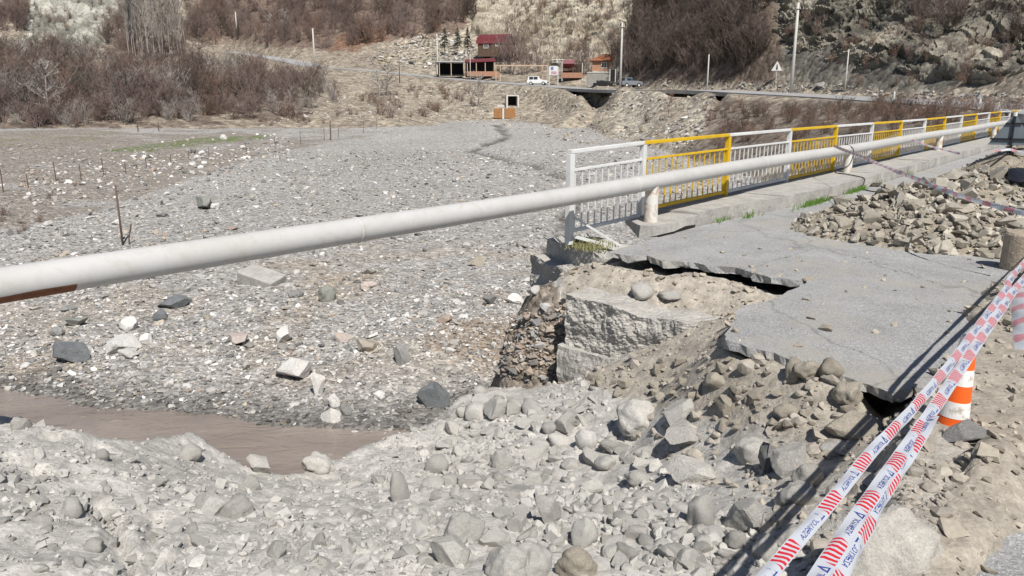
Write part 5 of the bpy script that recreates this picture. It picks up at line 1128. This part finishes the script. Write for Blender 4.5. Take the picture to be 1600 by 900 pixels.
def tree_segs(seed, h=1.0, r0=.02, nb=16, tw=5, fork=.28, wide=.42):
    rr = random.Random(seed); T = []; S = []
    pts, _ = grow(rr, np.array([0, 0, -.05]), np.array([rr.uniform(-.1, .1), rr.uniform(-.1, .1), 1.]), h*.8, r0, 7, .05, .05, T, .25)
    for k in range(nb):
        i = rr.randint(2, 7); a = k*2.4+rr.uniform(-.5, .5); L = h*wide*(1.15-.09*i)*rr.uniform(.7, 1.1)
        p2, d2 = grow(rr, pts[i], np.array([math.cos(a), math.sin(a), rr.uniform(.3, .9)]), L, r0*.42, 5, .14, .05, S)
        for j in range(tw):
            a2 = rr.uniform(0, 6.283); p3, _ = grow(rr, p2[rr.randint(2, 5)], d2*.7+np.array([math.cos(a2), math.sin(a2), .4])*.8, L*rr.uniform(.3, .5), r0*.18, 3, .18, .05, S)
            for q in range(4):
                a3 = rr.uniform(0, 6.283); grow(rr, p3[rr.randint(1, 3)], np.array([math.cos(a3), math.sin(a3), .5]), L*.2, r0*.10, 2, .2, .05, S, .7)
    return T, S
def poplar_segs(seed):
    rr = random.Random(seed); T = []; S = []
    pts, _ = grow(rr, np.array([0, 0, -.03]), np.array([rr.uniform(-.02, .02), 0, 1.]), 1.0, .0085, 8, .012, .02, T, .25)
    for k in range(46):
        i = rr.randint(2, 8); a = rr.uniform(0, 6.283); p2, d2 = grow(rr, pts[i], np.array([math.cos(a)*.35, math.sin(a)*.35, 1.]), rr.uniform(.08, .2), .0028, 3, .05, .06, S)
        for j in range(3): a2 = rr.uniform(0, 6.283); grow(rr, p2[rr.randint(1, 3)], np.array([math.cos(a2)*.6, math.sin(a2)*.6, 1.]), .07, .0016, 2, .1, .05, S, .7)
    return T, S
BUSH = {}
for nm, mt in (('p', M_TW), ('r', M_TWR), ('d', M_TWD), ('g', M_TWG)):
    BUSH[nm] = []
    for s_ in range(4):
        me = seg_mesh('bare_bush', bush_segs(500+s_*7, 10, 6, 5, spread=.5+.1*s_)); me.materials.append(mt); BUSH[nm].append(me)
def sample(poly, n, seed):
    r = np.random.default_rng(seed); us, vs = [], []; x0, x1 = min(p[0] for p in poly), max(p[0] for p in poly); y0, y1 = min(p[1] for p in poly), max(p[1] for p in poly)
    while len(us) < n:
        u = r.uniform(x0, x1, n*2); v = r.uniform(y0, y1, n*2); m = inpoly(u, v, poly); us += list(u[m]); vs += list(v[m])
    x, y, z, h = ray(np.array(us[:n]), np.array(vs[:n])); ok = ~np.isnan(h); return x[ok], y[ok], z[ok], h[ok]
def put_bush(me, x, y, z, hgt, label, group, rr, name='bare_bush', wide=1.0, cat='bush'):
    o = link(name, me); o.location = (x, y, z-.1); o.scale = (hgt*wide*rr.uniform(.85, 1.2), hgt*wide*rr.uniform(.85, 1.2), hgt); o.rotation_euler = (0, 0, rr.uniform(0, 6.28)); tag(o, label, cat, group); return o
rr = random.Random(77)
# front rows of the scrub: bushes one can tell apart
for poly, n, h0, h1, kinds, lb, gp, sd in (
    ([(0, 200), (0, 175), (200, 165), (400, 160), (520, 145), (540, 155), (480, 182), (400, 188), (250, 195), (100, 200)], 90, 1.6, 3.6, 'ppprg', 'bare purplish bush in front rows of the left scrub belt', 'bushes in front rows of the left scrub', 1),
    ([(555, 160), (680, 130), (760, 150), (700, 185), (600, 188)], 34, .8, 2.0, 'rrp', 'low red brown bush on slope between fence and far road', 'low bushes on the slope below the far road', 2),
    ([(1120, 170), (1230, 165), (1400, 170), (1500, 178), (1420, 190), (1200, 205), (1125, 222)], 60, .5, 1.3, 'rdd', 'low dark brown bush on bank behind the railing', 'low bushes on the bank behind the railing', 3),
    ([(395, 190), (520, 175), (560, 180), (500, 196), (400, 200)], 14, .5, 1.1, 'rp', 'small reddish tuft on the pale ground by the fence posts', 'small tufts by the fence', 4),
    ([(0, 330), (60, 300), (120, 290), (50, 360), (0, 375)], 8, .25, .6, 'rr', 'tiny dry weed clump at left of the riverbed', 'dry weeds on the riverbed', 5)):
    x, y, z, h = sample(poly, n, sd)
    for k in range(len(x)): put_bush(BUSH[rr.choice(kinds)][rr.randrange(4)], x[k], y[k], z[k], rr.uniform(h0, h1), lb, gp, rr, wide=1.1)
# bigger bushes with a look of their own
for u, v, d_, hpx, kd, lb, wide in ((820, 118, None, 62, 'p', 'tall brown thicket behind the pergola, right clump', .75), (798, 116, None, 78, 'p', 'tall brown thicket behind the pergola, highest clump', .6), (842, 112, None, 50, 'p', 'tall brown thicket behind the pergola, edge by the cliff', .7), (780, 112, None, 48, 'p', 'brown thicket between wooden house and pergola', .7), (808, 98, None, 60, 'r', 'brown thicket in the gully above the pergola', .7),
    (905, 124, None, 50, 'p', 'dense twiggy tree in front of the orange roofed house', .75), (890, 118, None, 44, 'p', 'dense twiggy tree above the kiosk awning', .8), (922, 116, None, 40, 'p', 'dense twiggy tree left of the orange roof', .7), (1010, 192, None, 16, 'd', 'low dark dry branch heap on the debris slope', 1.4), (955, 100, None, 40, 'r', 'brown bush behind the orange roofed house', .8)):
    p, d_ = ray1(u, v); put_bush(BUSH[kd][rr.randrange(4)], p.x, p.y, p.z, hpx*d_/F, lb, None, rr, wide=wide)
# trees with trunk and crown
TREES = []
for s_ in range(4):
    T_, S_ = tree_segs(900+s_, r0=.022, nb=18); TREES.append((T_, S_))
def bare_tree(u, v, hpx, mat, label, k, wide=1.0, group='bare trees', d=None):
    p, d_ = ray1(u, v); T_, S_ = TREES[k % 4]; e = empty('bare_tree', p, rr.uniform(0, 6.28), label, 'tree', group); hh = hpx*d_/F
    for nm, sg in (('trunk', T_), ('crown', S_)):
        key = nm+str(k % 4)+mat.name
        if key not in TM: me = seg_mesh(nm, sg); me.materials.append(mat); TM[key] = me
        o = link(nm, TM[key], None, e); o.scale = (hh*wide, hh*wide, hh)
    return e
TM = {}
for (u, v, hpx, mt, lb, k, wd) in ((80, 186, 100, M_TWG, 'big pale branching tree in front of the left scrub', 0, 1.1), (64, 182, 70, M_TWG, 'pale leaning tree touching the big pale tree', 1, .9), (250, 168, 62, M_TWG, 'pale birch like tree in the middle of the scrub', 2, .6), (178, 172, 50, M_TWG, 'slim pale tree left of the birch like tree', 3, .5),
    (312, 88, 58, M_TWD, 'dark tree at the left start of the far road', 1, .9), (606, 152, 56, M_TWG, 'grey tree alone below the far road', 0, 1.2), (592, 151, 44, M_TWG, 'smaller grey tree leaning on the lone grey tree', 2, 1.2), (747, 168, 56, M_TWG, 'thin pale tree left of the culvert', 3, 1.2), (1045, 186, 46, M_TWR, 'red brown bare tree on debris slope behind the railing', 2, .8),
    (268, 169, 40, M_TWG, 'short pale tree right of the birch like tree', 0, .7), (363, 120, 50, M_TWG, 'grey tree below the far road bend', 3, .6), (135, 140, 55, M_TWD, 'dark tree inside the scrub above the big pale tree', 2, .9), (420, 60, 40, M_TWG, 'grey tree on the hillside above the far road', 0, .9), (445, 50, 36, M_TWG, 'grey tree higher on the hillside right of another', 1, .9), (345, 60, 44, M_TWD, 'dark tree on the hillside behind the first pole', 3, .9)):
    bare_tree(u, v, hpx, mt, lb, k, wd)
POPS = [poplar_segs(950+s_) for s_ in range(4)]; pm = []
for T_, S_ in POPS:
    a = seg_mesh('trunk', T_); a.materials.append(M_TWG); b = seg_mesh('crown', S_); b.materials.append(M_TWG); pm.append((a, b))
us = [rr.uniform(195, 292) for _ in range(30)]; vs = [rr.uniform(76, 96) for _ in range(30)]; x, y, z, h = ray(np.array(us), np.array(vs))
for k in range(30):
    e = empty('poplar_tree', (x[k], y[k], z[k]), rr.uniform(0, 6.28), 'tall thin bare poplar in the dense grove at upper left', 'tree', 'poplar grove'); hh = rr.uniform(15, 20); a, b = pm[rr.randrange(4)]
    for nm, me in (('trunk', a), ('crown', b)): o = link(nm, me, None, e); o.scale = (hh*1.1, hh*1.1, hh)
# three little pines
for u, lb in ((695, 'small dark pine beside the wooden house, leftmost of three'), (715, 'small dark pine beside the wooden house, middle of three'), (731, 'small dark pine beside the wooden house, rightmost of three')):
    p, d_ = ray1(u, 80); e = empty('pine_tree', p, 0, lb, 'tree', 'small pines'); hh = 36*d_/F; S = []; T = [(np.array([0, 0, -.1]), np.array([0, 0, 1.]), .02, .004)]
    for k in range(90):
        zz = rr.uniform(.18, .97); a = rr.uniform(0, 6.283); L = .22*(1.02-zz)+.03; c = np.array([0, 0, zz]); q = c+np.array([math.cos(a)*L, math.sin(a)*L, -.04]); S.append((c, q, .012, .008)); S.append((c*.5+q*.5, q+np.array([rr.uniform(-.05, .05), rr.uniform(-.05, .05), -.03]), .012, .006))
    for nm, sg, mt in (('trunk', T, M_TWD), ('crown', S, M_PINE)): me = seg_mesh(nm, sg); me.materials.append(mt); o = link(nm, me, None, e); o.scale = (hh, hh, hh)
# the far scrub that reads as one mass
def scrub(name, label, parts, meshes, seed):
    """bare brush standing so dense that it reads as one mass: instances on points"""
    X, Y, Z, Sx = [], [], [], []; r = np.random.default_rng(seed)
    for poly, n, h0, h1 in parts:
        x, y, z, h = sample(poly, n, seed+len(X)); X.append(x); Y.append(y); Z.append(z-.1); Sx.append(r.uniform(h0, h1, len(x)))
    X, Y, Z, Sx = map(np.concatenate, (X, Y, Z, Sx)); me = bpy.data.meshes.new(name); me.vertices.add(len(X)); me.vertices.foreach_set('co', np.stack([X, Y, Z], -1).astype(np.float32).ravel()); me.update()
    a = me.attributes.new('hgt', 'FLOAT', 'POINT'); a.data.foreach_set('value', Sx.astype(np.float32))
    col = bpy.data.collections.new(name+'_kinds')
    for m_ in meshes: col.objects.link(bpy.data.objects.new('bush_kind', m_))
    g = bpy.data.node_groups.new(name, 'GeometryNodeTree'); g.interface.new_socket('Geometry', in_out='INPUT', socket_type='NodeSocketGeometry'); g.interface.new_socket('Geometry', in_out='OUTPUT', socket_type='NodeSocketGeometry')
    i_ = g.nodes.new('NodeGroupInput'); o_ = g.nodes.new('NodeGroupOutput'); inst = g.nodes.new('GeometryNodeInstanceOnPoints'); ci = g.nodes.new('GeometryNodeCollectionInfo'); ci.inputs['Collection'].default_value = col; ci.inputs['Separate Children'].default_value = True; ci.inputs['Reset Children'].default_value = True
    inst.inputs['Pick Instance'].default_value = True; at = g.nodes.new('GeometryNodeInputNamedAttribute'); at.data_type = 'FLOAT'; at.inputs['Name'].default_value = 'hgt'
    rv = g.nodes.new('FunctionNodeRandomValue'); rv.data_type = 'FLOAT_VECTOR'; rv.inputs[0].default_value = (-.1, -.1, 0); rv.inputs[1].default_value = (.1, .1, 6.28)
    mp_ = g.nodes.new('GeometryNodeMeshToPoints')
    g.links.new(i_.outputs[0], mp_.inputs[0]); g.links.new(mp_.outputs[0], inst.inputs['Points']); g.links.new(ci.outputs[0], inst.inputs['Instance']); g.links.new(rv.outputs[0], inst.inputs['Rotation']); g.links.new(at.outputs['Attribute'], inst.inputs['Scale']); g.links.new(inst.outputs[0], o_.inputs[0])
    ob = link(name, me); md = ob.modifiers.new('scatter', 'NODES'); md.node_group = g; tag(ob, label, kind='stuff'); return ob
scrub('left_scrub', 'dense leafless scrub covering the left valley side', [([(-150, 190), (-150, 90), (0, 95), (90, 72), (200, 98), (290, 100), (420, 112), (520, 130), (530, 145), (400, 165), (200, 170), (0, 185)], 430, 2.2, 4.8)], BUSH['p']+BUSH['d'][:2]+BUSH['g'][:1]+BUSH['r'][:1], 21)
scrub('hill_brush', 'brown leafless brush covering the hillside above far road', [([(285, 62), (330, 72), (430, 74), (510, 84), (600, 66), (700, 50), (748, 28), (745, -50), (285, -50)], 480, 3.0, 6.0), ([(0, 50), (45, 50), (45, 0), (0, 0)], 40, 3, 5), ([(155, 60), (200, 92), (300, 92), (300, 50), (200, 10)], 60, 2.5, 5)], BUSH['p']+BUSH['r'][:1]+BUSH['d'][:1], 22)
scrub('cliff_brush', 'dark brown brush on the steep slope left of the cliff', [([(988, -40), (985, 40), (955, 92), (985, 122), (1080, 120), (1195, 105), (1185, 30), (1240, -40)], 300, 1.8, 4.2), ([(1380, -30), (1640, -30), (1640, 70), (1500, 40), (1420, 45)], 90, 1.0, 2.5)], BUSH['d']+BUSH['p'][:1], 23)
scrub('cliff_tufts', 'scattered bushes on pale cliffs and debris slopes', [([(752, 0), (980, 0), (955, 60), (900, 95), (860, 60), (800, 50)], 70, 1.0, 2.6), ([(1200, 20), (1600, 60), (1600, 140), (1300, 140)], 60, .5, 1.3), ([(640, 130), (820, 140), (780, 180), (650, 185)], 30, .4, .9), ([(60, 50), (190, 40), (200, 0), (60, 0)], 25, 1.2, 2.6), ([(1090, 170), (1600, 172), (1600, 200), (1300, 215), (1115, 235)], 130, .5, 1.2)], BUSH['r']+BUSH['p'][:2], 24)
# grass in the kerb joints
M_GRASS = twigmat('grass', (.13, .24, .045)); M_DRYG = twigmat('dry_grass', (.30, .29, .14)); S = []; S2 = []
for (t, off, n, sp_) in ((4.6, 1.22, 130, .35), (5.2, 1.22, 90, .3), (7.4, 1.22, 90, .25), (8.0, 1.22, 60, .2), (2.3, .9, 30, .15), (9.4, 1.2, 25, .15), (12.5, 1.22, 20, .2), (1.6, .72, 25, .2)):
    for _ in range(n):
        q = rail(t+rr.gauss(0, sp_), off+abs(rr.gauss(0, .05)), .0); hgt = rr.uniform(.05, .13); S.append((np.array(q), np.array([q.x+rr.uniform(-.05, .05), q.y+rr.uniform(-.05, .05), hgt]), .008, .003))
for _ in range(420):
    q = Vector((rr.gauss(1.12, .14), rr.gauss(11.25, .2), -.02)); S2.append((np.array(q), np.array([q.x+rr.uniform(-.06, .06), q.y+rr.uniform(-.06, .06), q.z+rr.uniform(.04, .11)]), .008, .003))
o = link('kerb_grass', seg_mesh('kerb_grass', S), M_GRASS); tag(o, 'green grass growing at the foot of the kerb', kind='stuff'); o = link('dry_grass', seg_mesh('dry_grass', S2), M_DRYG); tag(o, 'dry yellowish grass on the broken footing', kind='stuff')
# ================================================================== BARRIER TAPE, CONE, SIGN, POST
def tape_mat(name):
    t = NT(name); uv = t.new('ShaderNodeUVMap'); sx = t.new('ShaderNodeSeparateXYZ'); t.l(uv.outputs[0], sx.inputs[0]); x, y = sx.outputs[0], sx.outputs[1]
    s = t.math('FRACT', t.math('DIVIDE', x, .34)); sec = t.math('LESS_THAN', s, .40)
    st = t.math('LESS_THAN', t.math('FRACT', t.math('ADD', t.math('DIVIDE', x, .0227), t.math('MULTIPLY', y, .9))), .55)
    edge = t.math('MULTIPLY', t.math('GREATER_THAN', y, .06), t.math('LESS_THAN', y, .94))
    m = t.math('MULTIPLY', t.math('MULTIPLY', sec, st), edge)
    k = t.mix(m, (.56, .59, .645), (.62, .03, .045)); t.col(k); t.b.inputs['Roughness'].default_value = .35; t.b.inputs['Specular IOR Level'].default_value = .4
    tr = t.new('ShaderNodeBsdfTranslucent'); t.l(k, tr.inputs[0]); mx = t.new('ShaderNodeMixShader'); mx.inputs[0].default_value = .3
    out = t.n['Material Output']; t.l(t.b.outputs[0], mx.inputs[1]); t.l(tr.outputs[0], mx.inputs[2]); t.l(mx.outputs[0], out.inputs[0]); return t.m
M_TAPE = tape_mat('barrier_tape'); M_INK = plain('blue_ink', (.025, .05, .26), .5, .1, 5)
def glyphs(txt):
    cu = bpy.data.curves.new('t', 'FONT'); cu.body = txt; cu.size = 1.0; cu.resolution_u = 2; ob = bpy.data.objects.new('t', cu); me = bpy.data.meshes.new_from_object(ob)
    V = [tuple(v.co[:2]) for v in me.vertices]; Fc = [tuple(p.vertices) for p in me.polygons]; bpy.data.objects.remove(ob); bpy.data.curves.remove(cu); bpy.data.meshes.remove(me); return V, Fc
GL = glyphs('AZ\u018fRYOL'); gw = max(v[0] for v in GL[0])
LOGO = ([(0, 0), (.9, 0), (.45, .95), (.22, .12), (.68, .12), (.45, .62)], [(0, 1, 4, 3), (1, 2, 5, 4), (2, 0, 3, 5)])
def ribbon(name, pts, wd, label, seed, n=26, twist=.25, phase=0.0, text=True, cat='tape', group='barrier tapes', flip=1):
    C = catmull(pts, n); rr = random.Random(seed); L = [0]; cen = sum((Vector(p) for p in pts), Vector())/len(pts)
    for a, b in zip(C, C[1:]): L.append(L[-1]+(b-a).length)
    camv = Vector((0, 0, CH)); W = []; Nn = []
    for i, p in enumerate(C):
        t = (C[min(i+1, len(C)-1)]-C[max(i-1, 0)]).normalized(); v = (camv-p).normalized(); s = t.cross(v).normalized(); nn = s.cross(t)
        a = twist*float(vn(np.array(L[i]*1.3+seed*7), np.array(.5), None, seed))*2.2; s2 = s*math.cos(a)+nn*math.sin(a); W.append(s2*flip); Nn.append((t.cross(s2*flip)).normalized()*(1 if t.cross(s2*flip).dot(v) > 0 else -1))
    K = 4; vs = []; fs = []; uvs = []
    for i, p in enumerate(C):
        for k in range(K+1):
            f = k/K-.5; cu = .004*math.sin(L[i]*21+k*1.3+seed)*min(1, wd/.05); vs.append(p+W[i]*wd*f+Nn[i]*(cu+.006*(1-4*f*f)))
    me = bpy.data.meshes.new(name)
    for i in range(len(C)-1):
        for k in range(K): q = i*(K+1)+k; fs.append((q, q+1, q+K+2, q+K+1)); uvs += [(L[i], k/K), (L[i], (k+1)/K), (L[i+1], (k+1)/K), (L[i+1], k/K)]
    me.from_pydata([tuple(v) for v in vs], [], fs); ul = me.uv_layers.new(name='UVMap'); ul.data.foreach_set('uv', [c for (a, b) in uvs for c in (a+phase, b)])
    for p in me.polygons: p.use_smooth = True
    o = link(name, me, M_TAPE); tag(o, label, cat, group)
    if text:
        Ls = np.array(L)
        def onr(s, h):
            i = int(np.clip(np.searchsorted(Ls, s)-1, 0, len(C)-2)); f = min(1, max(0, (s-Ls[i])/(Ls[i+1]-Ls[i]+1e-9))); kk = min(max(h, 0), 1)*K; k0 = min(int(kk), K-1); g = kk-k0
            A = Vector(vs[i*(K+1)+k0])*(1-g)+Vector(vs[i*(K+1)+k0+1])*g; B = Vector(vs[(i+1)*(K+1)+k0])*(1-g)+Vector(vs[(i+1)*(K+1)+k0+1])*g
            return A*(1-f)+B*f+(Nn[i]*(1-f)+Nn[i+1]*f)*.0012
        j = 0
        while True:
            s0 = .34*j-phase+.165; j += 1
            if s0 < 0: continue
            if s0+.16 > Ls[-1]: break
            for (V_, F_), a0, wl, h0, h1 in ((GL, s0+.0, .115, .22, .72), (LOGO, s0+.125, .032, .16, .84)):
                gwid = max(v[0] for v in V_); m_ = MB(); sg = [( (v[0]/gwid)*wl, v[1]/.95) for v in V_]
                m_.add([onr(a0+q[0], (h0+(h1-h0)*q[1])) for q in sg], F_); m_.build('lettering' if wl > .1 else 'emblem', M_INK, o)
    return o
def zp(L, z): return [P(u, v, z=z+dz) for u, v, dz in L]
ribbon('barrier_tape', zp([(1150, 960, 0), (1190, 910, 0), (1250, 840, .0), (1300, 782, .0), (1365, 703, -.01), (1425, 640, -.01), (1490, 562, 0), (1530, 508, .0), (1570, 455, .01), (1620, 390, .02), (1750, 260, .03)], 1.0), .040, 'upper white and red barrier tape strand stretched beside the cone', 1, twist=.62, phase=.10, flip=-1)
ribbon('barrier_tape', zp([(1215, 975, 0), (1268, 915, 0), (1335, 814, 0), (1400, 722, 0), (1458, 640, 0), (1515, 555, .01), (1560, 490, .02), (1630, 405, .02), (1760, 280, .03)], .95), .047, 'lower front white and red barrier tape strand beside the huge boulder', 2, twist=.4, phase=.02, flip=-1)
ribbon('barrier_tape', zp([(1265, 985, 0), (1304, 915, 0), (1352, 830, 0), (1395, 752, 0), (1430, 695, .01), (1458, 652, .02)], .93), .045, 'folded lowest tape strand tucked under the front strand', 3, twist=.5, phase=.2, flip=1)
ribbon('barrier_tape', zp([(1592, 452, 0), (1590, 480, 0), (1594, 515, 0), (1600, 548, 0)], .92), .075, 'loose white tape end hanging at the right edge', 4, n=10, twist=.3, phase=.19, text=False)
ribbon('barrier_tape', [P(1303, 228, d=17.9), P(1360, 251, d=14.5), P(1430, 279, d=11.6), P(1500, 306, d=10), P(1560, 323, d=9.3), P(1640, 343, d=8.7)], .065, 'sagging barrier tape from the railing across the rubble heap', 5, twist=.5, text=False)
ribbon('barrier_tape', [P(1425, 219, d=23.5), P(1455, 229, d=22.6), P(1500, 240, d=21.5)], .06, 'short barrier tape tied to the railing near third support', 6, n=10, twist=.4, text=False)
# crumpled knot where the strands meet above the cone
# --- traffic cone
M_ORANGE = plain('orange_plastic', (.86, .13, .015), .45, .08, 6, spec=.4)
def dirty_white():
    t = NT('dirty_white_band'); co_ = t.coord(); n = t.noise(14, 6, .7, co_); t.col(t.mix(t.ramp(n, [(.52, 0.), (.66, .8)]), (.78, .77, .74), (.35, .28, .2))); t.b.inputs['Roughness'].default_value = .5; return t.m
M_BAND = dirty_white()
p, d = ray1(1497, 668); e = empty('traffic_cone', p+Vector((0, .08, -.03)), 0, 'orange and white banded traffic cone sunk in dirt behind the tape', 'traffic cone'); e.rotation_euler = (.03, .04, 0)
sc_ = d/F; zz = [0, 20, 46, 73, 99, 128, 150]; rad_ = lambda v: (24.0-v*.085)*sc_
for i, (a, b) in enumerate(zip(zz, zz[1:])):
    o_ = i % 2 == 0; mb = MB(); x_ = 0 if o_ else .0015
    mb.tube([(0, 0, a*sc_), (0, 0, b*sc_)], [rad_(a)+x_, rad_(b)+x_], 32); mb.build('cone_section' if o_ else 'band', M_ORANGE if o_ else M_BAND, e, smooth=False)
mb = MB(); mb.box((0, 0, -.03), (.34, .34, .04)); mb.build('base', M_ORANGE, e, bevel=.008)
# --- tripod sign seen from behind
M_SIGNB = plain('grey_painted_steel', (.16, .19, .215), .5, .15, 5, metal=.2)
p, d = ray1(1577, 240); e = empty('tripod_sign', p, -facing(p)+.1, 'grey back of a triangular road sign on a stand at right edge', 'sign'); k = d/F
tri = [(-31, 13), (31, 13), (3, 58), (-3, 58)]; gable([(a*k, b*k) for a, b in tri], -.012, .012).build('plate', M_SIGNB, e)
MB().box((0, -.03, 22*k), (58*k, .03, .035)).build('crossbar', M_DARK, e); MB().box((0, -.03, 46*k), (22*k, .03, .03)).build('crossbar', M_DARK, e); MB().box((0, -.05, 28*k), (.035, .03, 58*k)).build('upright', M_DARK, e); MB().tube([(0, 0, 57*k), (0, 0, 63*k)], .04, 8).build('top_lamp', M_WHITE, e)
for a in (-1, 1): MB().tube([(0, -.05, 4*k), (a*.35, -.45, -.25)], .016, 6).build('leg', M_DARK, e)
MB().tube([(0, -.02, 6*k), (0, .5, -.2)], .016, 6).build('leg', M_DARK, e)
ribbon('barrier_tape', [p+Vector((-.4, -.1, .06)), p+Vector((-.1, -.12, .09)), p+Vector((.05, -.2, .05)), p+Vector((.4, -.8, -.1)), p+Vector((.9, -1.8, -.35))], .06, 'tape wound round the foot of the grey tripod sign', 8, n=10, twist=.5, text=False)
# --- stub post on the road edge, black sack
p = P(1590, 418, z=.02); mb = MB(); mb.tube([(0, 0, -.2), (0, 0, .1), (0, 0, .44), (0, 0, .47)], [.20, .2, .185, .165], 28); o = mb.build('concrete_stub', plain('stained_concrete', (.36, .30, .235), .9, .35, 4, bump=.04), None, smooth=False); o.location = p; o.rotation_euler = (.03, -.05, 0); tag(o, 'round brown concrete stub post cut by the right edge', 'post')
p, d = ray1(1597, 292); V, T = rock_shape(777, 3, False, (1, .8, .5), .5); me = np_mesh('black_sack', V*.4, T, True); o = link('black_sack', me, plain('black_plastic', (.02, .022, .03), .35, .3, 4)); o.location = p+Vector((.1, .1, .05)); tag(o, 'black plastic sack lying on dirt at the right edge', 'sack')

# --- bent reinforcing bars left in the broken concrete
for (a, b, lb) in ((P(872, 437, d=11.35), P(903, 419, d=11.1), 'thin dark bar sticking out of the broken footing'), (P(878, 508, d=11.6), P(893, 486, d=10.6), 'short brown stick leaning against the abutment edge')):
    m_ = (a+b)/2; o = MB().tube([a-m_, (b-a)*.1+Vector((0, 0, .02)), b-m_], .014, 6).build('metal_bar', M_ROD, None, smooth=True); o.location = m_; tag(o, lb, 'bar')
